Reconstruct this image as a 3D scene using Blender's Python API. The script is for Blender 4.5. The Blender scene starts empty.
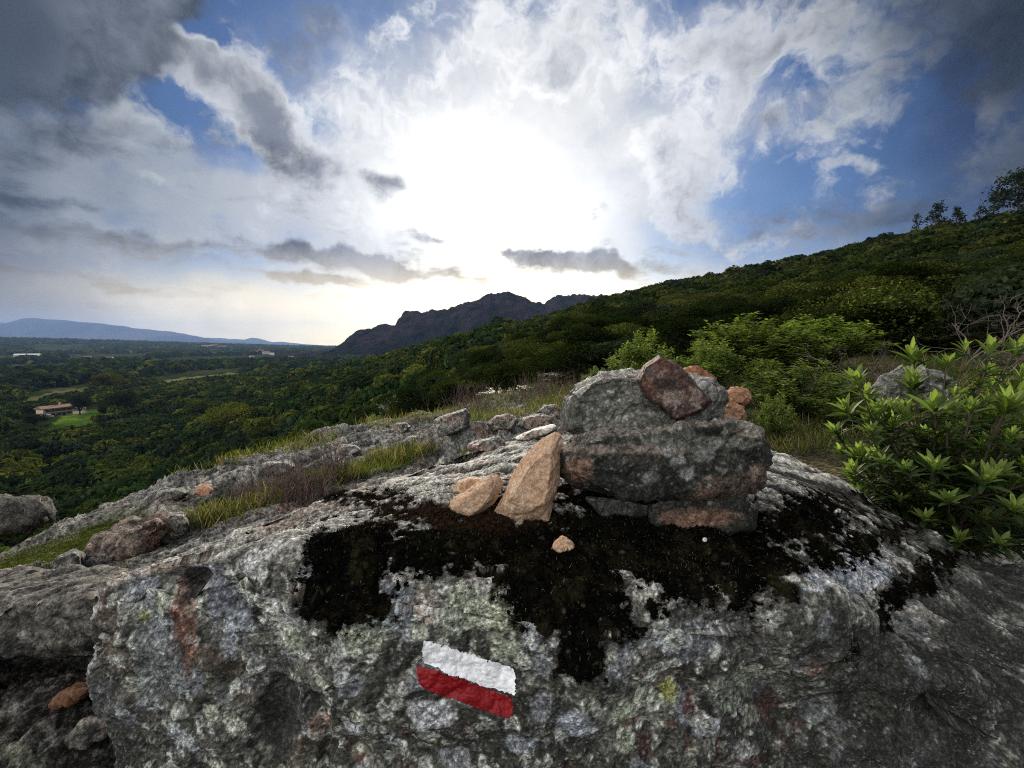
import bpy, math, random
import numpy as np
from mathutils import Vector, Matrix, Euler
from mathutils.bvhtree import BVHTree

SC = bpy.context.scene
COL = SC.collection
R = math.radians

# ------------------------------------------------------------------ camera geometry
FPX = 430.0                       # focal length in picture widths of 1024
PITCH = math.atan(39.0 / FPX)     # camera looks slightly down; eye at the world origin
_cp, _sp = math.cos(PITCH), math.sin(PITCH)

def ray(px, py):
    a = (px - 512.0) / FPX
    b = (384.0 - py) / FPX
    d = np.array([a, _cp + b * _sp, -_sp + b * _cp])
    return d

def P(px, py, Y):
    """the point at ground distance Y seen in that direction"""
    d = ray(px, py)
    return d * (Y / d[1])

def survey(v):
    """direction of points as seen by the eye, in picture units"""
    x, y, z = v[:, 0], v[:, 1], v[:, 2]
    fw = y * _cp - z * _sp
    up = y * _sp + z * _cp
    fw = np.where(fw < 1e-3, 1e-3, fw)
    return 512 + FPX * x / fw, 384 - FPX * up / fw

# ------------------------------------------------------------------ noise in numpy
_rs = np.random.RandomState(11)
_LAT = _rs.rand(64, 64, 64).astype(np.float32)

def vnoise(p):
    p = np.asarray(p, np.float32)
    i = np.floor(p).astype(np.int32)
    f = (p - i).astype(np.float32)
    f = f * f * f * (f * (f * 6 - 15) + 10)
    x0, y0, z0 = i[:, 0] & 63, i[:, 1] & 63, i[:, 2] & 63
    x1, y1, z1 = (x0 + 1) & 63, (y0 + 1) & 63, (z0 + 1) & 63
    fx, fy, fz = f[:, 0], f[:, 1], f[:, 2]
    c00 = _LAT[x0, y0, z0] * (1 - fx) + _LAT[x1, y0, z0] * fx
    c10 = _LAT[x0, y1, z0] * (1 - fx) + _LAT[x1, y1, z0] * fx
    c01 = _LAT[x0, y0, z1] * (1 - fx) + _LAT[x1, y0, z1] * fx
    c11 = _LAT[x0, y1, z1] * (1 - fx) + _LAT[x1, y1, z1] * fx
    a = c00 * (1 - fy) + c10 * fy
    b = c01 * (1 - fy) + c11 * fy
    return (a * (1 - fz) + b * fz) * 2 - 1

_ROT = np.array([[0.36, 0.48, -0.80], [-0.80, 0.60, 0.0], [0.48, 0.64, 0.60]], np.float32)

def fbm(p, octv=4, gain=0.5, seed=0.0):
    p = np.asarray(p, np.float32) + np.float32(seed * 7.31)
    s = 0.0; a = 1.0; tot = 0.0
    for k in range(octv):
        s = s + a * vnoise(p)
        tot += a
        p = p @ _ROT.T * np.float32(2.03) + np.float32(3.7)
        a *= gain
    return s / tot

def ridged(p, octv=4, gain=0.5, seed=0.0):
    p = np.asarray(p, np.float32) + np.float32(seed * 5.17)
    s = 0.0; a = 1.0; tot = 0.0
    for k in range(octv):
        s = s + a * (1 - 2 * np.abs(vnoise(p)))
        tot += a
        p = p @ _ROT.T * np.float32(2.03) + np.float32(3.7)
        a *= gain
    return s / tot

def sstep(a, b, x):
    t = np.clip((x - a) / (b - a), 0, 1)
    return t * t * (3 - 2 * t)

def lerp(a, b, t):
    return a + (b - a) * t

def mixc(c, col, m):
    return c + (np.asarray(col, np.float32)[None, :] - c) * m[:, None]

def worley(p, seed=0):
    """distance to the nearest and second nearest feature point, and that cell's random number"""
    p = np.asarray(p, np.float32)
    i = np.floor(p).astype(np.int32)
    f = p - i
    d1 = np.full(len(p), 9.0, np.float32); d2 = d1.copy(); cid = np.zeros(len(p), np.float32)
    for dx in (-1, 0, 1):
        for dy in (-1, 0, 1):
            for dz in (-1, 0, 1):
                cx, cy, cz = i[:, 0] + dx, i[:, 1] + dy, i[:, 2] + dz
                a = _LAT[(cx + seed) & 63, cy & 63, cz & 63]
                b = _LAT[cy & 63, (cz + seed + 13) & 63, cx & 63]
                c = _LAT[cz & 63, cx & 63, (cy + seed + 29) & 63]
                dd = (dx + a - f[:, 0]) ** 2 + (dy + b - f[:, 1]) ** 2 + (dz + c - f[:, 2]) ** 2
                near = dd < d1
                d2 = np.where(near, d1, np.minimum(d2, dd))
                cid = np.where(near, (a * 7.3 + b * 3.1 + c * 5.7) % 1.0, cid)
                d1 = np.where(near, dd, d1)
    return np.sqrt(d1), np.sqrt(d2), cid

# ------------------------------------------------------------------ mesh helpers
def mesh_np(name, verts, faces, mat, col=None, smooth=False, attrs=None):
    """faces: (n,3) or (n,4) array of indices, or a list of such arrays"""
    me = bpy.data.meshes.new(name)
    verts = np.asarray(verts, np.float32)
    fl = faces if isinstance(faces, list) else [faces]
    fl = [np.asarray(f, np.int32) for f in fl if len(f)]
    loops = np.concatenate([f.ravel() for f in fl])
    sizes = np.concatenate([np.full(len(f), f.shape[1], np.int32) for f in fl])
    starts = np.concatenate([[0], np.cumsum(sizes)[:-1]]).astype(np.int32)
    me.vertices.add(len(verts)); me.vertices.foreach_set('co', verts.ravel())
    me.loops.add(len(loops)); me.loops.foreach_set('vertex_index', loops)
    me.polygons.add(len(sizes)); me.polygons.foreach_set('loop_start', starts)
    if smooth:
        me.polygons.foreach_set('use_smooth', np.ones(len(sizes), bool))
    me.update(calc_edges=True)
    if col is not None:
        a = me.color_attributes.new('Col', 'FLOAT_COLOR', 'POINT')
        c4 = np.ones((len(verts), 4), np.float32); c4[:, :3] = col
        a.data.foreach_set('color', c4.ravel())
    for k, v in (attrs or {}).items():
        a = me.attributes.new(k, 'FLOAT', 'POINT')
        a.data.foreach_set('value', np.asarray(v, np.float32))
    if mat: me.materials.append(mat)
    return me

def link(name, me, parent=None, loc=None):
    o = bpy.data.objects.new(name, me)
    COL.objects.link(o)
    if parent: o.parent = parent
    if loc is not None: o.location = loc
    return o

def tag(o, label=None, cat=None, group=None, kind=None):
    if label: o['label'] = label
    if cat: o['category'] = cat
    if group: o['group'] = group
    if kind: o['kind'] = kind
    return o

def empty(name, loc=(0, 0, 0), rz=0.0):
    o = bpy.data.objects.new(name, None); COL.objects.link(o)
    o.location = loc; o.rotation_euler = (0, 0, rz)
    return o

def grid_faces(nu, nv, wrap=False):
    u = np.arange(nu if wrap else nu - 1); v = np.arange(nv - 1)
    U, V = np.meshgrid(u, v, indexing='ij')
    U2 = (U + 1) % nu
    return np.stack([U * nv + V, U2 * nv + V, U2 * nv + V + 1, U * nv + V + 1], -1).reshape(-1, 4)

def grid_normals(p):
    """p: (nu,nv,3)"""
    du = np.gradient(p, axis=0); dv = np.gradient(p, axis=1)
    n = np.cross(du, dv)
    return n / (np.linalg.norm(n, axis=-1, keepdims=True) + 1e-12)

def tubes(paths, sides=5):
    """paths: list of (points (n,3), radii (n,)) -> verts, quads"""
    V = []; F = []; off = 0
    ang = np.arange(sides) / sides * 2 * math.pi
    for pts, rad in paths:
        pts = np.asarray(pts, float); n = len(pts)
        t = np.gradient(pts, axis=0)
        t /= np.linalg.norm(t, axis=1, keepdims=True) + 1e-9
        ref = np.where(np.abs(t[:, 2:3]) > 0.9, np.array([[1.0, 0, 0]]), np.array([[0, 0, 1.0]]))
        a = np.cross(t, ref); a /= np.linalg.norm(a, axis=1, keepdims=True) + 1e-9
        b = np.cross(t, a)
        ring = pts[:, None, :] + np.asarray(rad)[:, None, None] * (a[:, None, :] * np.cos(ang)[None, :, None] + b[:, None, :] * np.sin(ang)[None, :, None])
        V.append(ring.reshape(-1, 3))
        i = np.arange(n - 1)[:, None] * sides; j = np.arange(sides)[None, :]; j2 = (j + 1) % sides
        F.append(np.stack([i + j, i + j2, i + sides + j2, i + sides + j], -1).reshape(-1, 4) + off)
        off += n * sides
    return np.concatenate(V), np.concatenate(F)

# ------------------------------------------------------------------ materials
class NT:
    def __init__(s, tree):
        s.t = tree; s.n = tree.nodes; s.l = tree.links
    def new(s, typ, **kw):
        nd = s.n.new(typ)
        for k, v in kw.items(): setattr(nd, k, v)
        return nd
    def put(s, sock, v):
        if v is None: return
        if isinstance(v, bpy.types.NodeSocket): s.l.new(v, sock)
        elif isinstance(v, (tuple, list)) and len(v) == 3 and sock.type == 'RGBA': sock.default_value = (*v, 1)
        else: sock.default_value = v
    def math(s, op, a, b=None, c=None, clamp=False):
        nd = s.new('ShaderNodeMath', operation=op, use_clamp=clamp)
        s.put(nd.inputs[0], a); s.put(nd.inputs[1], b)
        if c is not None: s.put(nd.inputs[2], c)
        return nd.outputs[0]
    def vec(s, op, a, b=None, sc=None):
        nd = s.new('ShaderNodeVectorMath', operation=op)
        s.put(nd.inputs[0], a)
        if b is not None: s.put(nd.inputs[1], b)
        if sc is not None: s.put(nd.inputs['Scale'], sc)
        return nd.outputs['Value'] if op in ('LENGTH', 'DOT_PRODUCT', 'DISTANCE') else nd.outputs[0]
    def noise(s, v, scale, detail=4, rough=0.5, dist=0.0, dim='3D', out=0):
        nd = s.new('ShaderNodeTexNoise', noise_dimensions=dim)
        if v is not None: s.put(nd.inputs['Vector'], v)
        nd.inputs['Scale'].default_value = scale; nd.inputs['Detail'].default_value = detail
        nd.inputs['Roughness'].default_value = rough; nd.inputs['Distortion'].default_value = dist
        return nd.outputs[out]
    def rng(s, v, a, b, c=0.0, d=1.0, smooth=True):
        nd = s.new('ShaderNodeMapRange', interpolation_type='SMOOTHSTEP' if smooth else 'LINEAR')
        s.put(nd.inputs['Value'], v)
        nd.inputs['From Min'].default_value = a; nd.inputs['From Max'].default_value = b
        nd.inputs['To Min'].default_value = c; nd.inputs['To Max'].default_value = d
        return nd.outputs[0]
    def mix(s, fac, a, b, mode='MIX'):
        nd = s.new('ShaderNodeMix', data_type='RGBA', blend_type=mode, clamp_factor=True)
        s.put(nd.inputs[0], fac); s.put(nd.inputs[6], a); s.put(nd.inputs[7], b)
        return nd.outputs[2]
    def ramp(s, v, stops, interp='LINEAR'):
        nd = s.new('ShaderNodeValToRGB'); cr = nd.color_ramp; cr.interpolation = interp
        while len(cr.elements) < len(stops): cr.elements.new(0.5)
        for e, (p, c) in zip(cr.elements, stops):
            e.position = p; e.color = (*c, 1)
        s.put(nd.inputs[0], v)
        return nd.outputs[0]

def material(name):
    m = bpy.data.materials.new(name); m.use_nodes = True
    nt = NT(m.node_tree); nt.n.clear()
    out = nt.new('ShaderNodeOutputMaterial')
    return m, nt, out

def vcol_material(name, rough=0.9, bump=None, fine=0.25, fine_scale=400.0, spec=0.2, grime=None):
    """surface coloured by its own pattern (mineral, lichen, wear) with fine grain on top"""
    m, nt, out = material(name)
    bs = nt.new('ShaderNodeBsdfPrincipled')
    at = nt.new('ShaderNodeVertexColor', layer_name='Col').outputs[0]
    co = nt.new('ShaderNodeTexCoord').outputs['Object']
    g = nt.noise(co, fine_scale, 3, 0.6)
    g2 = nt.noise(co, fine_scale * 0.31, 3, 0.6)
    k = nt.math('MULTIPLY', nt.rng(g, 0.25, 0.75, 1 - fine, 1 + fine, False), nt.rng(g2, 0.3, 0.7, 1 - fine * .6, 1 + fine * .6, False))
    base = nt.mix(1.0, at, nt.vec('SCALE', (1, 1, 1), sc=k), 'MULTIPLY')
    gh = None
    if grime:
        # crisp mineral grain, black crust and pale flecks at two sizes
        for sc_, am in grime:
            n = nt.noise(co, sc_, 6, .72)
            base = nt.mix(nt.rng(n, .48, .40, 0, .85 * am), base, (.012, .012, .010))
            lighter = nt.mix(.22, nt.vec('SCALE', base, sc=2.0), (.34, .33, .29))
            base = nt.mix(nt.rng(n, .53, .61, 0, .8 * am), base, lighter)
            gh = n if gh is None else nt.math('ADD', gh, nt.math('MULTIPLY', n, .5))
    nt.put(bs.inputs['Base Color'], base)
    bs.inputs['Roughness'].default_value = rough
    bs.inputs['Specular IOR Level'].default_value = spec
    if bump:
        b = nt.new('ShaderNodeBump'); b.inputs['Strength'].default_value = bump[0]; b.inputs['Distance'].default_value = bump[1]
        h = nt.math('ADD', nt.math('MULTIPLY', g, .6), g2)
        if gh is not None: h = nt.math('ADD', h, nt.math('MULTIPLY', gh, 2.0))
        nt.put(b.inputs['Height'], h); nt.l.new(b.outputs[0], bs.inputs['Normal'])
    nt.l.new(bs.outputs[0], out.inputs[0])
    return m

def leaf_material(name, trans=0.35, rough=0.55, vary=0.25, spec=0.25):
    m, nt, out = material(name)
    at = nt.new('ShaderNodeVertexColor', layer_name='Col').outputs[0]
    oi = nt.new('ShaderNodeObjectInfo').outputs['Random']
    k = nt.rng(oi, 0, 1, 1 - vary, 1 + vary, False)
    c = nt.mix(1.0, at, nt.vec('SCALE', (1, 1, 1), sc=k), 'MULTIPLY')
    bs = nt.new('ShaderNodeBsdfPrincipled')
    nt.put(bs.inputs['Base Color'], c)
    bs.inputs['Roughness'].default_value = rough; bs.inputs['Specular IOR Level'].default_value = spec
    tr = nt.new('ShaderNodeBsdfTranslucent')
    hs = nt.mix(1.0, c, (1.25, 1.35, 0.55), 'MULTIPLY')
    nt.put(tr.inputs[0], hs)
    mx = nt.new('ShaderNodeMixShader'); mx.inputs[0].default_value = trans
    nt.l.new(bs.outputs[0], mx.inputs[1]); nt.l.new(tr.outputs[0], mx.inputs[2])
    nt.l.new(mx.outputs[0], out.inputs[0])
    return m

def plain_material(name, colr, rough=0.8, spec=0.2, var=0.15, scale=3.0):
    m, nt, out = material(name)
    bs = nt.new('ShaderNodeBsdfPrincipled')
    co = nt.new('ShaderNodeTexCoord').outputs['Object']
    g = nt.noise(co, scale, 5, 0.6)
    k = nt.rng(g, 0.3, 0.7, 1 - var, 1 + var, False)
    nt.put(bs.inputs['Base Color'], nt.mix(1.0, colr, nt.vec('SCALE', (1, 1, 1), sc=k), 'MULTIPLY'))
    bs.inputs['Roughness'].default_value = rough; bs.inputs['Specular IOR Level'].default_value = spec
    nt.l.new(bs.outputs[0], out.inputs[0])
    return m
# ------------------------------------------------------------------ camera, sky, sun
cam = bpy.data.cameras.new('camera')
camo = bpy.data.objects.new('camera', cam); COL.objects.link(camo)
cam.sensor_width = 36.0; cam.lens = 36.0 * FPX / 1024.0
camo.rotation_euler = (R(90) - PITCH, 0, 0)
cam.clip_start = 0.02; cam.clip_end = 90000
SC.camera = camo

SUN = ray(497, 212); SUN = SUN / np.linalg.norm(SUN)
SUN_EL = math.asin(SUN[2]); SUN_AZ = math.atan2(SUN[0], SUN[1])

def build_world():
    w = bpy.data.worlds.new('World'); SC.world = w; w.use_nodes = True
    w.cycles.sampling_method = 'MANUAL'; w.cycles.sample_map_resolution = 512
    nt = NT(w.node_tree); nt.n.clear()
    out = nt.new('ShaderNodeOutputWorld')
    d = nt.vec('NORMALIZE', nt.new('ShaderNodeTexCoord').outputs['Generated'])
    sky = nt.new('ShaderNodeTexSky', sky_type='NISHITA', sun_disc=False)
    sky.sun_elevation = SUN_EL; sky.sun_rotation = SUN_AZ
    sky.air_density = 1.0; sky.dust_density = 0.6; sky.ozone_density = 2.0
    # angle from the sun, 0..1 for 0..180 degrees
    ang = nt.math('DIVIDE', nt.math('ARCCOSINE', nt.math('MINIMUM', nt.vec('DOT_PRODUCT', d, tuple(SUN)), 0.99999)), math.pi)
    A = lambda deg: deg / 180.0
    n_low = nt.noise(d, 3.2, 3, .5)
    nx = nt.math('ADD', ang, nt.math('MULTIPLY', nt.math('SUBTRACT', n_low, .5), 0.12))
    # clear air between the clouds: the sky model, dimmed away from the sun
    dim = nt.ramp(nx, [(0, (.9, .9, .9)), (A(14), (.80, .84, .90)), (A(24), (.54, .66, .88)), (A(33), (.33, .46, .70)), (A(41), (.18, .275, .46)), (A(47), (.055, .10, .21)), (A(53), (.016, .030, .07)),
                       (A(64), (.08, .10, .14)), (A(90), (.8, .85, .9)), (1, (1, 1, 1))], 'EASE')
    skyc = nt.mix(1.0, nt.vec('SCALE', sky.outputs[0], sc=0.085), dim, 'MULTIPLY')
    # lit and thick cloud
    lit = nt.ramp(nx, [(0, (.80, .79, .76)), (A(10), (.66, .655, .64)), (A(19), (.50, .505, .51)), (A(28), (.39, .40, .415)), (A(37), (.27, .285, .30)), (A(44), (.105, .115, .13)), (A(51), (.020, .024, .031)),
                       (A(60), (.015, .018, .025)), (A(78), (.10, .105, .11)), (A(110), (.20, .20, .205)), (1, (.22, .22, .22))], 'EASE')
    lit = nt.vec('SCALE', lit, sc=1.65)
    core = nt.ramp(nx, [(0, (.60, .59, .60)), (A(8), (.36, .36, .39)), (A(16), (.225, .24, .28)), (A(28), (.165, .18, .215)), (A(37), (.11, .123, .15)), (A(44), (.032, .039, .054)), (A(51), (.006, .008, .013)),
                        (A(60), (.02, .024, .03)), (A(80), (.09, .095, .10)), (A(110), (.17, .17, .18)), (1, (.2, .2, .2))], 'EASE')
    # warped direction for ragged outlines
    wv = nt.noise(d, 7.0, 3, .6, out=1)
    dw = nt.vec('ADD', d, nt.vec('SCALE', nt.vec('SUBTRACT', wv, (.5, .5, .5)), sc=0.10))
    wv2 = nt.noise(d, 22.0, 3, .6, out=1)
    dw = nt.vec('ADD', dw, nt.vec('SCALE', nt.vec('SUBTRACT', wv2, (.5, .5, .5)), sc=0.035))
    def blob(px, py, rx, ry, rot, wgt, inner=0.0):
        c = ray(px, py); ln = np.linalg.norm(c); c = c / ln
        # tangent frame
        ux = ray(px + 1, py); ux = ux / np.linalg.norm(ux) - c; sx = np.linalg.norm(ux); ux /= sx
        uz = np.cross(ux, c); uz /= np.linalg.norm(uz)
        ca, sa = math.cos(R(rot)), math.sin(R(rot))
        t1 = ux * ca + uz * sa; t2 = -ux * sa + uz * ca
        M = Matrix(((t1[0], t2[0], c[0]), (t1[1], t2[1], c[1]), (t1[2], t2[2], c[2])))
        if M.determinant() < 0:
            M = Matrix(((t1[0], -t2[0], c[0]), (t1[1], -t2[1], c[1]), (t1[2], -t2[2], c[2])))
        mp = nt.new('ShaderNodeMapping', vector_type='TEXTURE')
        nt.put(mp.inputs[0], dw)
        mp.inputs['Location'].default_value = tuple(c); mp.inputs['Rotation'].default_value = M.to_euler('XYZ')
        mp.inputs['Scale'].default_value = (rx * sx, ry * sx, 3.0)
        return nt.rng(nt.vec('LENGTH', mp.outputs[0]), inner, 1.0, wgt, 0.0)
    def total(lst):
        acc = None
        for b in lst:
            v = blob(*b)
            acc = v if acc is None else nt.math('ADD', acc, v)
        return acc
    # cloud layer in perspective (flat layer overhead, streaks near the horizon)
    sp = nt.new('ShaderNodeSeparateXYZ'); nt.put(sp.inputs[0], d)
    den = nt.math('ADD', nt.math('MAXIMUM', sp.outputs[2], 0.0), 0.16)
    flat = nt.new('ShaderNodeCombineXYZ')
    nt.put(flat.inputs[0], nt.math('DIVIDE', sp.outputs[0], den)); nt.put(flat.inputs[1], nt.math('DIVIDE', sp.outputs[1], den))
    n_flat = nt.noise(flat.outputs[0], 2.1, 6, .62, 0.3)
    n_puff = nt.noise(dw, 6.0, 6, .60, 0.0)
    n_fine = nt.noise(dw, 19.0, 5, .62, 0.0)
    mid = lambda n, k: nt.math('MULTIPLY_ADD', n, k, -0.5 * k)
    # puffy clouds with bright edges
    pden = nt.math('ADD', total(BLOB_PUFF), nt.math('ADD', mid(n_puff, 3.6), mid(n_fine, 1.9)))
    bden = nt.math('ADD', total(BLOB_BAND), nt.math('ADD', mid(n_flat, 3.4), mid(n_fine, 1.5)))
    veil = nt.math('ADD', total(BLOB_VEIL), nt.math('ADD', mid(n_flat, 2.6), mid(n_puff, 2.4)))
    glow = nt.math('ADD', total(BLOB_GLOW), mid(n_puff, .5))
    c = skyc
    c = nt.mix(nt.rng(veil, -0.35, 1.3, 0, .90), c, nt.vec('SCALE', lit, sc=0.80))
    # thin grey undersides inside the veil
    c = nt.mix(nt.rng(nt.math('ADD', mid(n_flat, 3.0), mid(n_fine, 1.2)), .0, .9, 0, .5), c, nt.vec('SCALE', core, sc=1.6))
    pm = nt.rng(pden, 0.0, 0.8)
    pshade = nt.rng(nt.math('ADD', pden, mid(n_fine, -1.8)), 0.30, 1.5)
    c = nt.mix(pm, c, nt.mix(pshade, lit, nt.vec('SCALE', core, sc=1.2)))
    # the glare round the sun behind thin cloud
    c = nt.mix(1.0, c, nt.mix(nt.math('POWER', nt.rng(glow, .0, 1.9, 0, 1, False), 1.5), (0, 0, 0), (1.12, 1.09, .95)), 'ADD')
    bm = nt.rng(bden, -.05, 1.2)
    c = nt.mix(nt.math('MULTIPLY', bm, .95), c, nt.vec('SCALE', core, sc=nt.rng(n_puff, .37, .63, .35, 1.35)))
    # a warm hazy strip low down on the sun's side
    hz = nt.math('MULTIPLY', nt.rng(sp.outputs[2], 0.0, 0.22, 1, 0), nt.rng(nx, A(10), A(54), 1, .12))
    c = nt.mix(nt.math('MULTIPLY', hz, .75), c, (2.7, 2.15, 1.15))
    # broad fill glow added to the unseen sky behind the viewer's left shoulder
    back_fill = nt.rng(nt.vec('DOT_PRODUCT', d, tuple(np.array([-.60, -.65, .47]) / np.linalg.norm([-.60, -.65, .47]))), .40, .95)
    c = nt.mix(1.0, c, nt.mix(back_fill, (0, 0, 0), (2.0, 1.9, 1.75)), 'ADD')
    # below the horizon: dull land colour
    c = nt.mix(nt.rng(sp.outputs[2], -0.03, -0.005, 1, 0), c, (.05, .06, .05))
    bg = nt.new('ShaderNodeBackground'); nt.put(bg.inputs[0], c); bg.inputs[1].default_value = 1.0
    nt.l.new(bg.outputs[0], out.inputs[0])

# (px, py, half width, half height, tilt, weight, inner)
BLOB_PUFF = [
    (240, 90, 100, 66, -38, 1.05, .1), (285, 140, 80, 70, -25, 1.0, .1), (170, 55, 80, 34, -25, .7, .1), (150, 130, 90, 40, -10, .55, 0), (540, 85, 90, 34, 8, .5, 0),
    (655, 150, 50, 34, 30, .5, 0), (725, 145, 62, 64, 40, .9, 0), (690, 205, 62, 54, 10, .8, 0),
    (790, 45, 110, 62, 5, .85, .1), (700, 80, 80, 60, 0, .5, 0), (1000, 95, 34, 50, -15, .75, 0), (855, 165, 60, 14, 5, .6, 0), (915, 168, 30, 10, 0, .4, 0),
    (590, 45, 150, 60, 0, .35, 0), (150, 178, 50, 16, 0, .5, 0), (120, 300, 200, 40, 3, .45, 0), (50, 70, 170, 100, 0, .5, .2), 
    (205, 40, 42, 18, -25, -1.0, 0), (165, 95, 34, 18, -30, -.8, 0), (500, 200, 150, 90, 0, -.8, 0), 
    (860, 250, 110, 60, 0, -.8, 0), (930, 160, 80, 60, 0, -.7, 0), 
]
BLOB_BAND = [
    (388, 191, 32, 24, -15, 1.5, .1), (365, 262, 150, 17, -11, 1.6, .2), (318, 278, 70, 10, -9, 1.3, .1), (585, 266, 130, 16, -2, 1.5, .2), (425, 238, 40, 10, 5, .9, 0), (520, 258, 40, 12, 0, .9, 0), 
    (110, 238, 190, 20, -7, .85, .2), (60, 275, 170, 12, -5, .8, .2), (200, 262, 120, 14, -8, .7, .1), (40, 205, 140, 20, -6, .6, .1), (50, 20, 230, 110, 10, 1.7, .5), (50, 150, 150, 40, -5, .7, .2), (130, 130, 110, 26, -12, .7, .1),
    (300, 165, 66, 46, -10, .55, .1), (985, 20, 190, 130, 0, 1.1, .2), (870, 210, 190, 70, 0, .45, .1), 
    (500, 190, 150, 55, 0, -1.2, .2), (430, 110, 150, 90, 0, -.8, .2), (560, 110, 130, 110, 0, -.7, .2), (330, 315, 260, 20, 0, -.8, .2), (690, 120, 120, 100, 0, -.5, .1), (200, 40, 50, 20, -20, -1.2, .2),
]
BLOB_VEIL = [
    (120, 190, 260, 110, -5, 1.3, .3), (150, 310, 280, 60, 0, 1.4, .3), (560, 60, 190, 90, 0, .7, .1), (480, 190, 260, 150, 0, 1.0, .2), (650, 170, 150, 130, 0, .6, .1), (330, 210, 140, 90, 0, .8, .1),
    (880, 200, 170, 110, 0, -.5, .1), (205, 40, 46, 24, -25, -1.6, 0), (165, 95, 36, 24, -25, -1.2, 0),
]
BLOB_GLOW = [
    (497, 205, 175, 125, 0, .75, 0), (490, 215, 90, 70, 0, .6, 0), (430, 140, 130, 70, 30, .35, 0), (570, 225, 130, 60, -10, .4, 0), (400, 225, 110, 40, -10, .3, 0), (370, 310, 200, 40, 0, .35, 0), 
]
build_world()

sl = bpy.data.lights.new('sun', 'SUN'); sl.energy = 4.8; sl.angle = R(3.0); sl.color = (1.0, .90, .76)
so = bpy.data.objects.new('sun', sl); COL.objects.link(so)
so.rotation_euler = Vector(SUN).to_track_quat('Z', 'Y').to_euler()

SC.view_settings.view_transform = 'Standard'; SC.view_settings.look = 'None'
SC.view_settings.exposure = 0.25; SC.view_settings.gamma = 1.0
SC.render.engine = 'CYCLES'
SC.cycles.use_denoising = False
SC.cycles.denoising_prefilter = 'ACCURATE'
SC.cycles.pixel_filter_type = 'BLACKMAN_HARRIS'; SC.cycles.filter_width = 1.1
SC.cycles.use_adaptive_sampling = True
SC.cycles.adaptive_threshold = 0.012
SC.cycles.max_bounces = 6; SC.cycles.diffuse_bounces = 3; SC.cycles.glossy_bounces = 2
SC.cycles.transmission_bounces = 4; SC.cycles.transparent_max_bounces = 6; SC.cycles.volume_bounces = 0
SC.cycles.sample_clamp_indirect = 3.0; SC.cycles.caustics_reflective = False; SC.cycles.caustics_refractive = False
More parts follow.
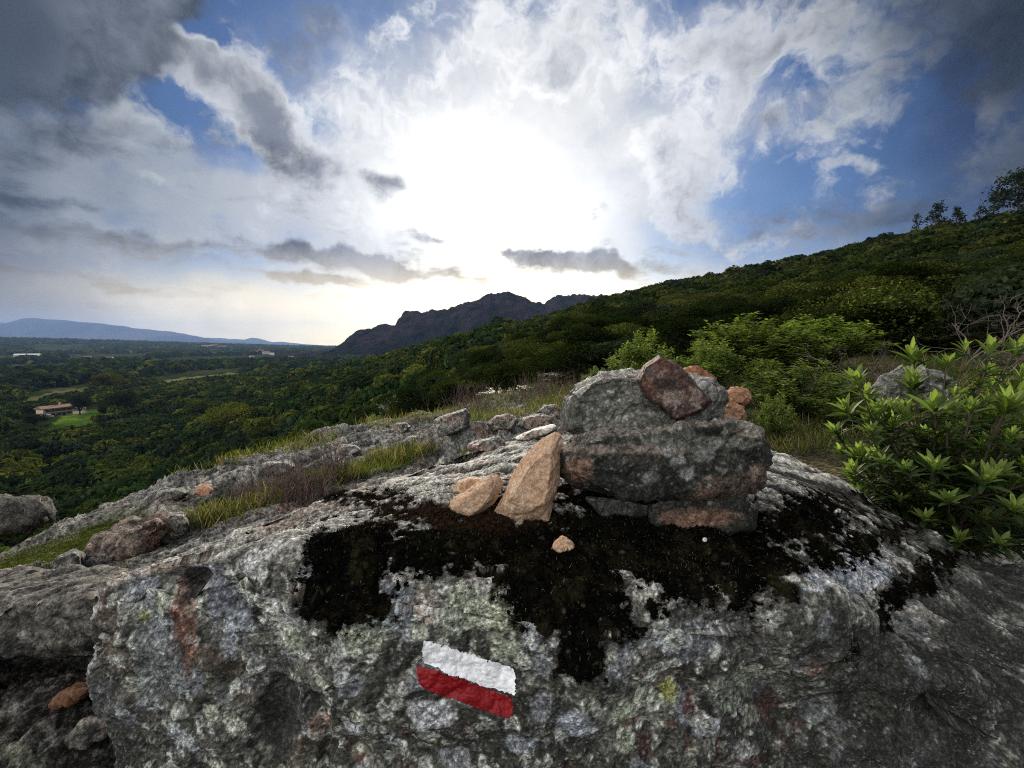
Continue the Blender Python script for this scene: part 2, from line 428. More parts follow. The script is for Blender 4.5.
# ------------------------------------------------------------------ the lie of the land
T_R = [.4, .7, 1.0, 1.5, 2.2, 3, 4, 5.5, 8, 12, 18, 30, 50, 80, 130, 200, 300, 450, 700, 1200, 3000, 4500, 7000, 45000]
T_H = {
 -180: [-.95, -.95, -.95, -.95, -.95, -.95, -1.0, -1.1, -1.3, -1.6, -2, -3, -5, -7, -10, -15, -20, -26, -32, -38, -40, -40, -40, -40],
 -100: [-.95, -.92, -.92, -.92, -.95, -1.0, -1.4, -2.2, -3.5, -5, -8, -13, -20, -28, -35, -39, -40, -40, -40, -40, -40, -30, -40, -40],
 -70: [-.97, -.97, -.95, -.88, -.85, -.95, -1.6, -2.8, -4.5, -6.5, -9.5, -15, -23, -32, -38, -40, -40, -40, -40, -40, -30, 50, 0, -40],
 -55: [-.99, -1.0, -.98, -.86, -.80, -.95, -1.6, -2.8, -4.5, -6.5, -9.5, -15, -23, -32, -38, -40, -40, -40, -40, -40, -32, 52, 0, -40],
 -45: [-.99, -1.0, -.97, -.84, -.78, -.86, -1.0, -2.3, -4.2, -6.2, -9, -14, -21, -30, -37, -40, -40, -40, -40, -40, -34, 42, 0, -40],
 -35: [-.99, -.98, -.94, -.80, -.78, -.86, -.90, -1.4, -3.2, -5.2, -7.8, -12.5, -19, -27, -34, -38, -40, -40, -40, -40, -36, 2, -10, -40],
 -25: [-.99, -.97, -.9, -.7, -.80, -.86, -.90, -1.0, -2.2, -4, -6.3, -10.2, -15, -20, -23, -22, -20, -28, -38, -40, -38, -25, -30, -40],
 -15: [-.99, -.96, -.9, -.8, -.82, -.86, -.88, -.92, -1.4, -2.5, -4, -6.5, -9.5, -12, -13, -12, -11, -17, -32, -40, -40, -38, -40, -40],
 -5: [-.99, -.95, -.9, -.86, -.84, -.85, -.86, -.88, -1.0, -1.4, -2, -3, -4, -4, -3, 0, 3, 0, -20, -40, -40, -40, -40, -40],
 5: [-0.99, -0.95, -0.9, -0.86, -0.82, -0.8, -0.8, -0.8, -0.8, -0.9, -0.9, 0.6, 1.4, 2.9, 5.9, 10.8, 16.2, 19.2, 20, -35, -40, -40, -40, -40],
 15: [-0.99, -0.95, -0.9, -0.84, -0.78, -0.74, -0.73, -0.74, -0.72, -0.55, 0, 1, 2.5, 5.3, 11, 20.2, 31.1, 37.3, 37.8, -20, -40, -40, -40, -40],
 25: [-0.99, -0.95, -0.9, -0.8, -0.75, -0.72, -0.7, -0.68, -0.58, -0.3, 0.5, 1.5, 3.5, 7.2, 14.6, 25.8, 34.4, 38.3, 46.2, 0, -40, -40, -40, -40],
 35: [-0.99, -0.95, -0.85, -0.75, -0.7, -0.66, -0.62, -0.58, -0.42, 0, 1, 1.9, 4.4, 9, 18, 30.2, 36.7, 37.6, 53.9, 0, -40, -40, -40, -40],
 45: [-0.99, -0.95, -0.85, -0.72, -0.64, -0.58, -0.52, -0.45, -0.15, 0.45, 1.5, 2.4, 5.5, 11.1, 22.1, 33.9, 39.8, 40.6, 63.1, 0, -40, -40, -40, -40],
 55: [-0.99, -0.95, -0.85, -0.7, -0.6, -0.52, -0.42, -0.3, 0.05, 0.7, 1.8, 2.6, 5.9, 12, 23.4, 35, 40.9, 42.6, 66.4, 0, -40, -40, -40, -40],
 70: [-0.97, -0.95, -0.85, -0.7, -0.55, -0.42, -0.25, -0.15, 0.3, 1, 2.2, 2.6, 6, 12.2, 23.9, 35.7, 41.7, 43.5, 67.6, 0, -40, -40, -40, -40],
 100: [-.95, -.93, -.85, -.75, -.60, -.35, -.1, .3, .9, 2.0, 3.6, 7, 12, 20, 30, 37, 38, 35, 25, 0, -40, -40, -40, -40],
 180: [-.95, -.95, -.95, -.95, -.95, -.95, -1.0, -1.1, -1.3, -1.6, -2, -3, -5, -7, -10, -15, -20, -26, -32, -38, -40, -40, -40, -40],
}
def _build_table():
    th = np.array(sorted(T_H)); lr = np.log(np.array(T_R)); Z = np.array([T_H[t] for t in th], float)
    tg = np.arange(-180, 180.5, 1.0); lg = np.linspace(lr[0], lr[-1], 700)
    Zr = np.array([np.interp(lg, lr, z) for z in Z])
    G = np.array([np.interp(tg, th, Zr[:, j]) for j in range(len(lg))]).T
    def sm(G, sig, axis, wrap):
        k = np.exp(-0.5 * (np.arange(-3 * sig, 3 * sig + 1) / sig) ** 2); k /= k.sum(); n = len(k) // 2
        Gp = np.concatenate([G[-n - 1:-1], G, G[1:n + 1]], 0) if wrap else np.pad(G, ((0, 0), (n, n)), 'edge')
        out = 0
        for i, w in enumerate(k):
            out = out + w * (Gp[i:i + G.shape[0]] if wrap else Gp[:, i:i + G.shape[1]])
        return out
    G = sm(G, 4, 0, True); G = sm(G, 7, 1, False)
    return G, lr[0], lr[-1], len(lg)
_TG, _L0, _L1, _LN = _build_table()

def height(x, y):
    x = np.asarray(x, float); y = np.asarray(y, float)
    th = np.degrees(np.arctan2(x, y)); r = np.clip(np.hypot(x, y), math.exp(_L0) * 1.001, math.exp(_L1) * .999)
    a = np.clip(th + 180, 0, 359.999); ai = a.astype(int); af = a - ai
    b = np.clip((np.log(r) - _L0) / (_L1 - _L0) * (_LN - 1), 0, _LN - 1.001); bi = b.astype(int); bf = b - bi
    g = _TG
    z = (g[ai, bi] * (1 - af) + g[ai + 1, bi] * af) * (1 - bf) + (g[ai, bi + 1] * (1 - af) + g[ai + 1, bi + 1] * af) * bf
    amp = np.clip(r - 14, 0, None) * 0.018
    amp = np.minimum(amp, 5.0)
    p = np.stack([x, y, 0 * x], -1).reshape(-1, 3)
    n = fbm(p / 38.0, 4, .5, 3).reshape(z.shape) * .8 + fbm(p / 9.0, 2, .5, 5).reshape(z.shape) * .12
    return z + amp * n

def gz(x, y): return float(height(np.array([x]), np.array([y]))[0])

def ground_hit(px, py, r0=1.0, r1=6000.0):
    """first ground point met in that direction"""
    d = ray(px, py); d = d / math.hypot(d[0], d[1])
    rr = np.exp(np.linspace(math.log(r0), math.log(r1), 4000))
    zz = height(d[0] * rr, d[1] * rr)
    k = np.nonzero(d[2] * rr < zz)[0]
    r = rr[k[0]] if len(k) else r1
    return np.array([d[0] * r, d[1] * r, gz(d[0] * r, d[1] * r)])

# strata of the bedrock run towards the upper right of the view, dipping left
STR_U = np.array([0.43, 0.90, 0.05]); STR_U /= np.linalg.norm(STR_U)
STR_N = np.array([0.55, -0.30, 0.78]); STR_N /= np.linalg.norm(STR_N)
STR_V = np.cross(STR_N, STR_U); STR_V /= np.linalg.norm(STR_V); STR_N = np.cross(STR_U, STR_V)

def strata_coords(p, su, sv, sn):
    return np.stack([p @ STR_U * su, p @ STR_V * sv, p @ STR_N * sn], -1)

def poly_mask(x, y, poly):
    inside = np.zeros(x.shape, bool)
    n = len(poly)
    for i in range(n):
        x1, y1 = poly[i]; x2, y2 = poly[(i + 1) % n]
        c = ((y1 > y) != (y2 > y)) & (x < (x2 - x1) * (y - y1) / (y2 - y1 + 1e-12) + x1)
        inside ^= c
    return inside

def build_near_ground():
    na, nr = 860, 820
    th = np.radians(np.linspace(-66, 66, na)); lr = np.linspace(math.log(.42), math.log(17.0), nr)
    TH, LR = np.meshgrid(th, lr, indexing='ij'); r = np.exp(LR)
    X = r * np.sin(TH); Y = r * np.cos(TH)
    Z = height(X, Y)
    p = np.stack([X, Y, Z], -1).reshape(-1, 3)
    deg = np.degrees(TH).ravel(); rr = r.ravel()
    # extent of the bare rock
    edge = np.interp(deg, [-66, -50, -41, -36, -26, -15, -7, 0, 8, 16, 24, 30], [3.2, 3.4, 4.3, 4.9, 5.6, 6.2, 6.9, 7.2, 5.5, 3.6, 2.6, 2.0])
    n1 = fbm(p / .9, 4, .55, 1)
    rock = sstep(.22, -.12, (rr - edge) / edge + n1 * .35)
    # soil pockets in the rock
    sx, sy = survey(p)
    n2 = fbm(p / .35, 4, .6, 2)
    pocket = np.zeros(len(p))
    for (cx, cy, rx, ry, rot, wgt) in POCKETS:
        ca, sa = math.cos(R(rot)), math.sin(R(rot))
        dx = ((sx - cx) * ca - (sy - cy) * sa) / rx; dy = ((sx - cx) * sa + (sy - cy) * ca) / ry
        pocket = np.maximum(pocket, sstep(1.25, .7, np.hypot(dx, dy) + n2 * .45) * wgt)
    rock = rock * (1 - pocket)
    # relief of the rock: broken sheets along the strata
    fade = sstep(17.0, 13.0, rr)
    q = p + 0.12 * np.stack([fbm(p / .5, 3, .5, 4), fbm(p / .5, 3, .5, 5), fbm(p / .5, 3, .5, 6)], -1)
    s1 = fbm(strata_coords(q, 1.0, 2.2, 7.0), 5, .55, 7)
    s2 = ridged(strata_coords(q, 2.2, 9, 30.0), 5, .6, 8)
    s3 = fbm(strata_coords(q, 10, 45, 110.0), 3, .65, 9)
    big = fbm(p / .8, 3, .5, 10)
    step = np.floor(s1 * 6 + .5 * n1) / 6
    rel = .10 * big + .11 * (s1 * .3 + step * .7) + .034 * s2 + .014 * s3 + .006 * fbm(p / .03, 3, .6, 25)
    sc_ = np.clip(rr / 3.0, .45, 1.6)
    soil = .03 * n1 + .012 * fbm(p / .06, 3, .6, 12)
    dz = lerp(soil, rel * sc_ + .03, rock) * fade
    # hollow under the streaked ledge at the lower left
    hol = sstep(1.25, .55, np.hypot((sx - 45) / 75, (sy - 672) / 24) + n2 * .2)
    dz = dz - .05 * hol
    p[:, 2] += dz
    # colours
    grey = np.array([.20, .195, .18], np.float32)
    c = np.tile(grey, (len(p), 1))
    pale = sstep(.05, .45, s2 + .5 * s3)
    c = mixc(c, (.40, .385, .35), pale * .8)
    c = mixc(c, (.31, .22, .17), sstep(.15, .5, fbm(p / .45, 4, .6, 14)) * .6)
    c = mixc(c, (.35, .20, .155), sstep(.28, .45, fbm(strata_coords(p, 2, 5, 9), 4, .6, 15)) * .7)
    dark = sstep(.0, -.45, s2 + .6 * s3)
    c = mixc(c, (.028, .028, .024), dark * .9)
    c = mixc(c, (.055, .058, .045), sstep(.12, .4, fbm(p / .16, 4, .6, 16)) * .7)
    c = mixc(c, (.12, .13, .075), sstep(.25, .5, fbm(p / .3, 4, .6, 18)) * .6)
    # streaked slab beside the boulder is darker, with black crust
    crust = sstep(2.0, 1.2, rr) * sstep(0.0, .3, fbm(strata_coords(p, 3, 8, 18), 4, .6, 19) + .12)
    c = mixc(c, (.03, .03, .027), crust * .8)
    lowl = sstep(625, 665, sy) * sstep(180, 90, sx)  # lower-left corner's shade put into the floor colour
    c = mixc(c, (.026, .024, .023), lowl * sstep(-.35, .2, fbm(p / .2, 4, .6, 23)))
    so = np.tile(np.array([.045, .042, .022], np.float32), (len(p), 1))
    so = mixc(so, (.085, .068, .036), sstep(-.05, .35, fbm(p / .5, 4, .6, 21)))
    so = mixc(so, (.035, .055, .012), sstep(.0, .3, fbm(p / .7, 4, .6, 22)))
    so = mixc(so, (.05, .075, .012), np.clip(pocket, 0, 1) * .8)
    so = so * (1 + .4 * fbm(p / .03, 2, .6, 24))[:, None]
    gg = fbm(p / (.006 * np.clip(rr, .5, 6))[:, None], 3, .7, 26)
    c = np.clip(c, .004, 1) ** 1.15 * np.exp(1.0 * gg)[:, None]
    c = c + (so - c) * (1 - rock)[:, None]
    m = vcol_material('bedrock', .70, (.7, .006), .35, 260, .0, [(38, .9), (120, .7)])
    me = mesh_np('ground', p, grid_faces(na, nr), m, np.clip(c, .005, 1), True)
    o = tag(link('ground', me), kind='structure')
    return o, p.reshape(na, nr, 3)

# px, py, rx, ry, tilt, weight of soil and grass pockets in the rock
POCKETS = [(60, 553, 95, 17, 17, 1), (110, 530, 50, 10, 15, 1), (225, 512, 60, 11, 18, .9), (300, 485, 55, 12, 16, 1), (370, 468, 60, 8, 14, .9),
           (500, 450, 45, 5, 4, 1), (215, 462, 40, 7, 12, .7), (480, 415, 40, 8, 0, .9), (545, 405, 20, 8, 0, .8), (395, 420, 30, 5, 4, .8), (420, 445, 25, 4, 4, .6)]

def build_far_ground():
    na, nr = 620, 700
    th = np.radians(np.concatenate([np.linspace(-180, -68, 60)[:-1], np.linspace(-68, 68, na - 118), np.linspace(68, 180, 61)[1:]])); na = len(th)
    lr = np.linspace(math.log(15.0), math.log(16000.0), nr)
    TH, LR = np.meshgrid(th, lr, indexing='ij'); r = np.exp(LR)
    X = r * np.sin(TH); Y = r * np.cos(TH); Z = height(X, Y)
    p = np.stack([X, Y, Z], -1).reshape(-1, 3); rr = r.ravel()
    Z = p[:, 2]
    sx, sy = survey(p)
    n1 = fbm(p / 60.0, 4, .55, 31); n2 = fbm(p / 7.0, 4, .6, 32)
    # woodland floor and scrub, rough with low growth
    rough = np.clip(rr * .006, .1, 3.0)
    field = np.zeros(len(p)); fc = np.zeros((len(p), 3), np.float32)
    for poly, colr in FIELDS:
        mk = poly_mask(sx + n1 * 3, sy + n2 * .6, poly) & (p[:, 1] > 10)
        field[mk] = 1; fc[mk] = colr
    p[:, 2] += (n2 * rough + np.abs(fbm(p / 22.0, 3, .5, 33)) * np.clip((rr - 600) * .01, 0, 7)) * (1 - field)
    c = np.tile(np.array([.020, .030, .010], np.float32), (len(p), 1))
    c = mixc(c, (.045, .055, .016), sstep(-.1, .35, n1))
    c = mixc(c, (.06, .055, .03), sstep(.05, .4, fbm(p / 12.0, 4, .6, 34)) * .6)
    hill = sstep(-2, 6, Z) * sstep(600, 420, rr)
    c = mixc(c, (.085, .075, .065), hill * sstep(.22, .36, fbm(p / 11.0, 4, .6, 36)) * .8)
    c = lerp(c, fc, field[:, None])
    c *= (1 + .35 * n2)[:, None]
    m = vcol_material('scrubland', 1.0, None, .2, .5, 0.0)
    me = mesh_np('terrain', p, grid_faces(na, nr, True), m, np.clip(c, .004, 1), True)
    o = tag(link('terrain', me), kind='structure')
    # the patch of ground behind the viewer, coarse
    th = np.radians(np.linspace(66, 294, 120)); lr = np.linspace(math.log(.42), math.log(17.0), 60)
    TH, LR = np.meshgrid(th, lr, indexing='ij'); r = np.exp(LR)
    X = r * np.sin(TH); Y = r * np.cos(TH); Z = height(X, Y) - .02
    q = np.stack([X, Y, Z], -1).reshape(-1, 3)
    c = mixc(np.tile(np.array([.17, .165, .15], np.float32), (len(q), 1)), (.05, .06, .02), sstep(-.1, .2, fbm(q / 1.5, 4, .6, 37)))
    tag(link('ground_behind', mesh_np('ground_behind', q, grid_faces(120, 60), m, c, True)), kind='structure')

FIELDS = [
    ([(50, 426), (64, 416), (105, 407), (110, 420), (88, 431), (50, 438)], (.085, .145, .020)),
    ([(66, 408), (84, 407), (84, 413), (66, 414)], (.24, .22, .18)),
    ([(10, 403), (56, 391), (104, 386), (104, 392), (60, 400), (12, 412)], (.10, .10, .042)),
    ([(150, 382), (196, 376), (256, 372), (260, 375), (206, 382), (160, 388)], (.15, .15, .055)),
    ([(-80, 374), (70, 368.5), (74, 372), (-80, 379)], (.11, .10, .038)),
    ([(30, 351.6), (88, 350.6), (88, 352.4), (30, 353.4)], (.18, .15, .13)),
    ([(60, 360), (150, 358.6), (150, 360.8), (60, 362.6)], (.085, .10, .042)),
    ([(150, 364), (215, 361.5), (220, 364), (150, 367)], (.07, .09, .035)),
    ([(-60, 361), (20, 360), (20, 362), (-60, 364)], (.10, .10, .05)),
]

# ------------------------------------------------------------------ far hills
def ridge_mesh(name, prof, Y, depth, base, noise_amp, noise_len, mat, colf, nu=420, nv=110, cliff=0.0, seed=0):
    """a range of hills: skyline given by (px, py) at distance Y, falling to base on both sides over depth"""
    pts = np.array([P(a, b, Y) for a, b in prof])
    xs = np.linspace(pts[0, 0], pts[-1, 0], nu); zs = np.interp(xs, pts[:, 0], pts[:, 2])
    v = np.linspace(-1, 1, nv); v = np.sign(v) * np.abs(v) ** 1.3
    X = np.repeat(xs[:, None], nv, 1)
    wob = fbm(np.stack([xs / (depth * .5), 0 * xs, 0 * xs], -1), 3, .5, seed)[:, None] * depth * .25 * (1 - np.abs(v))[None, :]
    Yy = Y + v[None, :] * depth + wob
    if cliff:
        j = np.stack([xs / 60.0, 0 * xs, 0 * xs], -1); zs = zs + (fbm(j, 5, .65, 9) * 20 + np.floor(fbm(j * .6, 3, .6, 12) * 6) * 4.5) * sstep(-40, 60, zs)
    else: zs = zs + fbm(np.stack([xs / 700.0, 0 * xs, 0 * xs], -1), 4, .6, seed + 1) * 45 * sstep(0, 200, zs)
    H = (zs - base)[:, None]
    prof_v = np.clip(1 - np.abs(v), 0, 1)[None, :]
    fall = np.repeat((1 - cliff) * prof_v ** 1.15 + cliff * sstep(.25, .98, prof_v), nu, 0)
    p = np.stack([X, Yy, base + H * fall], -1).reshape(-1, 3)
    n = ridged(p * np.array([1, .6, .5]) / noise_len, 5, .55, seed)
    amt = (np.repeat(H, nv, 1) * (1 - prof_v ** 6)).ravel() * noise_amp
    p[:, 2] += n * amt
    if cliff: p[:, 1] -= fbm(p / (noise_len * .5), 4, .55, seed + 3) * noise_len * .5 * np.repeat((1 - prof_v ** 6), nu, 0).ravel()
    c = colf(p, fall.ravel(), n)
    me = mesh_np(name, p, grid_faces(nu, nv), mat, c, True)
    return tag(link(name, me), kind='structure')

def build_far_hills():
    m = vcol_material('far_land', 1.0, None, .15, .02, 0.0)
    def rocky(p, f, n):
        c = np.tile(np.array([.009, .012, .008], np.float32), (len(p), 1))
        k = sstep(.30, .62, f + .35 * fbm(p / 70.0, 5, .6, 41)) * sstep(-.25, .2, fbm(p * np.array([1, 1, 2.5]) / 45.0, 5, .6, 42) + .1)
        c = mixc(c, (.034, .023, .023), k * .9)
        c = mixc(c, (.012, .009, .010), k * sstep(.05, .35, fbm(p * np.array([1, 1, .35]) / 18.0, 4, .6, 43)))
        return c
    prof = [(150, 368), (250, 361), (300, 353), (335, 351), (343, 348), (352, 341), (357, 337), (361, 331.5), (366, 330), (371, 331), (374, 335), (378, 330), (384, 326.5), (394, 326), (399, 322), (402, 315),
            (409, 311.5), (425, 308), (445, 306), (463, 303), (478, 299.5), (484, 295), (492, 292.5), (503, 291.5), (515, 293), (530, 296), (545, 299.5), (552, 296), (562, 292), (572, 290.5), (580, 294), (595, 293), (612, 293), (660, 305), (740, 330), (800, 350)]
    prof = [(a, b + 1.2 * math.sin(a * 1.7) * math.sin(a * .37) * (a > 335)) for a, b in prof]
    ridge_mesh('rocky_hill', prof, 1500.0, 520.0, -60.0, .10, 110.0, m, rocky, 620, 150, .75, 4)
    def blue(p, f, n):
        return mixc(np.tile(np.array([.03, .04, .03], np.float32), (len(p), 1)), (.09, .08, .07), sstep(0, .5, n))
    ridge_mesh('distant_mountains', [(-260, 330), (-120, 324), (-40, 321), (0, 322), (20, 320.5), (45, 319), (75, 320), (100, 323), (130, 326), (160, 330), (185, 335), (215, 340), (250, 343.5), (300, 346), (340, 348)],
               11000.0, 2200.0, -45.0, .06, 900.0, m, blue, 300, 40, 0, 6)
    ridge_mesh('distant_mountains', [(80, 347), (130, 344), (180, 341.5), (200, 337.5), (222, 338), (245, 339.5), (254, 337.2), (262, 338.5), (272, 342), (284, 341.5), (300, 344), (322, 345.5), (350, 346.5), (420, 348)],
               14200.0, 1800.0, -45.0, .05, 1200.0, m, blue, 300, 40, 0, 8)
NEAR, NEARP = build_near_ground()
build_far_ground()
build_far_hills()

# ------------------------------------------------------------------ air
def build_haze():
    m, nt, out = material('haze')
    pv = nt.new('ShaderNodeVolumePrincipled')
    pv.inputs['Color'].default_value = (.30, .47, .86, 1); pv.inputs['Density'].default_value = HAZE
    pv.inputs['Anisotropy'].default_value = .2
    nt.l.new(pv.outputs[0], out.inputs['Volume'])
    x0, x1, y0, y1, z0, z1 = -16500, 16500, -16500, 16500, -150, 850
    v = [(x, y, z) for x in (x0, x1) for y in (y0, y1) for z in (z0, z1)]
    f = [(0, 1, 3, 2), (4, 6, 7, 5), (0, 4, 5, 1), (2, 3, 7, 6), (0, 2, 6, 4), (1, 5, 7, 3)]
    me = bpy.data.meshes.new('haze'); me.from_pydata(v, [], f); me.materials.append(m)
    tag(link('haze', me), kind='stuff')
HAZE = 0.00005
build_haze()
# ------------------------------------------------------------------ the big boulder with the painted trail mark
BC = np.array([.20, 1.08])
# rim: plan position and height of the edge between face and top; base: how far the foot stands out
_RIM = [  # px, py, Y, outset of the foot, roundness
 (84, 588, .735, .035, .05), (150, 564, .725, .05, .05), (250, 552, .72, .05, .05), (330, 566, .70, .05, .05), (470, 582, .68, .05, .05), (600, 600, .665, .04, .05),
 (700, 596, .665, .03, .06), (760, 590, .69, .02, .07), (830, 578, .70, .03, .09), (930, 640, .70, .06, .10), (1040, 700, .72, .12, .12),
 (1200, 690, .85, .15, .12), (1180, 610, 1.02, .15, .10), (1060, 585, 1.10, .10, .08), (900, 520, 1.13, .08, .06), (840, 480, 1.28, .08, .06), (780, 452, 1.52, .10, .06),
 (690, 440, 1.68, .10, .05), (560, 437, 1.70, .12, .05), (480, 450, 1.50, .12, .05), (400, 478, 1.22, .10, .05), (300, 506, 1.03, .08, .05), (220, 534, .92, .05, .05), (122, 570, .83, .03, .06)]

def build_boulder():
    pts = np.array([P(a, b, Y) for a, b, Y, _, _ in _RIM])
    th = np.arctan2(pts[:, 0] - BC[0], -(pts[:, 1] - BC[1]))      # 0 = straight towards the viewer
    o = np.argsort(th); th = th[o]
    rr = np.hypot(pts[:, 0] - BC[0], pts[:, 1] - BC[1])[o]; zz = pts[:, 2][o]
    out = np.array([k[3] for k in _RIM])[o]; rnd = np.array([k[4] for k in _RIM])[o]
    T = np.concatenate([th - 2 * math.pi, th, th + 2 * math.pi])
    def per(v, t): return np.interp(t, T, np.concatenate([v] * 3))
    # angles: dense where the face is turned to the viewer
    dense = np.linspace(-2 * math.pi, 2 * math.pi, 40001)
    g = np.linspace(-math.pi, math.pi, 20000)
    R0 = per(rr, g)
    dl = np.hypot(R0, np.gradient(R0, g)) * np.where(np.abs(g + .1) < 1.55, 1.0, .22)
    cum = np.concatenate([[0], np.cumsum(dl[:-1])]); cum /= cum[-1]
    nt_ = 1360
    t = np.interp(np.arange(nt_) / nt_, cum, g)
    def smooth_per(v, sig):
        n = len(v); k = np.fft.rfftfreq(n); return np.fft.irfft(np.fft.rfft(v) * np.exp(-2 * (math.pi * k * sig) ** 2), n)
    Rr = smooth_per(per(rr, t), 14); Zr = smooth_per(per(zz, t), 14); Ob = smooth_per(per(out, t), 14); Rd = smooth_per(per(rnd, t), 14)
    # profile: foot -> face -> rounded rim -> top
    ZB = -1.12
    nf, nr_, ntop = 300, 80, 350
    prof_r = []; prof_z = []
    for k in range(nf):                      # face, from the foot up
        u = (k / nf); u = 1 - (1 - u) ** 1.25
        zf = ZB + (Zr - Rd - ZB) * u
        prof_r.append(Rr + Ob * (1 - u) ** 1.4 + .012 * np.sin(u * 9)); prof_z.append(zf)
    for k in range(nr_):                     # rim
        a = k / nr_ * math.pi / 2
        prof_r.append(Rr - Rd * (1 - np.cos(a))); prof_z.append(Zr - Rd + Rd * np.sin(a))
    ztop = -.335
    for k in range(ntop):
        u = k / (ntop - 1)
        u2 = u ** 1.0
        prof_r.append((Rr - Rd) * (1 - u2) + .002); prof_z.append(Zr + (ztop - Zr) * sstep(0, .75, np.array([u]))[0])
    pr = np.array(prof_r).T; pz = np.array(prof_z).T
    # shift the centre of the top back a little so the spokes stay long at the front
    X = BC[0] + pr * np.sin(t)[:, None]; Y = BC[1] - pr * np.cos(t)[:, None]
    G = np.stack([X, Y, pz], -1)
    shp = G.shape[:2]
    Gw = np.concatenate([G[-2:], G, G[:2]], 0); N = -grid_normals(Gw)[2:-2]
    ctr = np.array([BC[0], BC[1], -.7])
    if np.mean(np.einsum('ijk,ijk->ij', N, G - ctr)) < 0: N = -N
    p = G.reshape(-1, 3).copy(); nrm = N.reshape(-1, 3)
    top = np.clip(nrm[:, 2], 0, 1)
    sx, sy = survey(p); front = p[:, 1] < 1.35
    topm = sstep(.35, .8, top)
    # ---- relief
    q = p + .05 * np.stack([fbm(p / .22, 3, .5, 51), fbm(p / .22, 3, .5, 52), fbm(p / .22, 3, .5, 53)], -1)
    big = fbm(p / .42, 3, .5, 54); mid = fbm(q / .13, 4, .55, 55)
    w1, w2, cid = worley(q / .10, 3)
    facet = (cid - .5) * sstep(.0, .16, w2 - w1)
    sm = fbm(q / .030, 4, .6, 56); fine = fbm(p / .008, 3, .6, 57); grit = fbm(p / .0034, 3, .7, 157); grit2 = fbm(p / .0065, 3, .7, 158)
    # layers of the gneiss on the top and the right shoulder
    bend = np.where(p[:, 0] > .35, (p[:, 0] - .35) * 1.0, 0)
    lay_u = np.stack([p[:, 0] + .25 * p[:, 1], p[:, 1] * .9 - p[:, 0] * .33 + bend * .9, p[:, 2] + bend * .35], -1)
    lq = lay_u + .035 * np.stack([fbm(p / .18, 3, .5, 58), fbm(p / .18, 3, .5, 59), fbm(p / .18, 3, .5, 60)], -1)
    lay = ridged(lq * np.array([3.0, 17, 22]), 4, .6, 61)
    lay2 = fbm(lq * np.array([7.0, 60, 70]), 4, .62, 62)
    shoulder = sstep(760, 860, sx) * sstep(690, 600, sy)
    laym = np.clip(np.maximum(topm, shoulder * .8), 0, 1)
    crack = ridged(q / .26, 3, .5, 63); crackm = sstep(.80, .93, crack)
    crk2 = ridged(q / .09 + 9.0, 3, .55, 123); crk2m = sstep(.72, .92, crk2)
    dsp = .0010 * grit + .0012 * grit2 + .030 * big + .020 * mid + .014 * facet * (1 - laym) + .0065 * sm + .0022 * fine - .016 * crackm * (1 - laym) - .005 * crk2m * (1 - laym)
    dsp += laym * (.013 * lay + .006 * lay2)
    def spot(cx, cy, rx, ry, rot=0, ns=.35, seed=70):
        ca, sa = math.cos(R(rot)), math.sin(R(rot))
        dx = ((sx - cx) * ca - (sy - cy) * sa) / rx; dy = ((sx - cx) * sa + (sy - cy) * ca) / ry
        return sstep(1.15, .80, np.hypot(dx, dy) + ns * (fbm(q / .035, 3, .6, seed) + .5 * sm)) * front
    def dent(cx, cy, rx, ry, rot=0):
        ca, sa = math.cos(R(rot)), math.sin(R(rot))
        dx = ((sx - cx) * ca - (sy - cy) * sa) / rx; dy = ((sx - cx) * sa + (sy - cy) * ca) / ry
        return sstep(1.5, .2, np.hypot(dx, dy) + .25 * mid) * front
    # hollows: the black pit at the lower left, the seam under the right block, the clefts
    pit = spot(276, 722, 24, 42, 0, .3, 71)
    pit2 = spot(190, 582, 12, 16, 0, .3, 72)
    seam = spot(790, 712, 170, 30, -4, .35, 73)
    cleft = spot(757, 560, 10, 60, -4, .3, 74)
    lip = spot(560, 742, 260, 22, 3, .3, 75)
    under = spot(940, 735, 110, 40, 8, .3, 76)
    dsp += -.030 * dent(276, 722, 24, 42) - .018 * dent(190, 582, 12, 16) - .026 * dent(790, 712, 170, 30, -4) - .030 * dent(757, 560, 12, 60, -4) - .012 * dent(560, 742, 260, 22, 3) - .02 * dent(940, 735, 110, 40, 8)
    # knob at the right
    dsp += .030 * dent(815, 600, 60, 60)
    p2 = p + nrm * dsp[:, None]
    # ---- colours: bare stone, lichens, crusts, darkness painted into hollows and lower corners
    c = np.tile(np.array([.165, .162, .145], np.float32), (len(p), 1))
    c = mixc(c, (.055, .058, .048), sstep(-.15, .35, fbm(q / .11, 4, .6, 81)) * .85)
    c = mixc(c, (.33, .325, .285), sstep(.08, .36, fbm(q / .055, 5, .66, 82)) * .85)
    c = mixc(c, (.020, .020, .018), sstep(.10, .28, fbm(q / .026, 5, .70, 83)) * .9)
    c = mixc(c, (.40, .40, .37), sstep(.22, .38, fbm(q / .012, 4, .68, 122)) * .7)
    c = mixc(c, (.20, .135, .10), sstep(.18, .42, fbm(q / .09, 4, .6, 84)) * .55)
    c = mixc(c, (.105, .115, .075), sstep(.12, .36, fbm(q / .07, 4, .62, 85)) * .6)
    c = np.clip(c, .004, .9) ** 1.30 * .85          # deep toned stone under the lichens
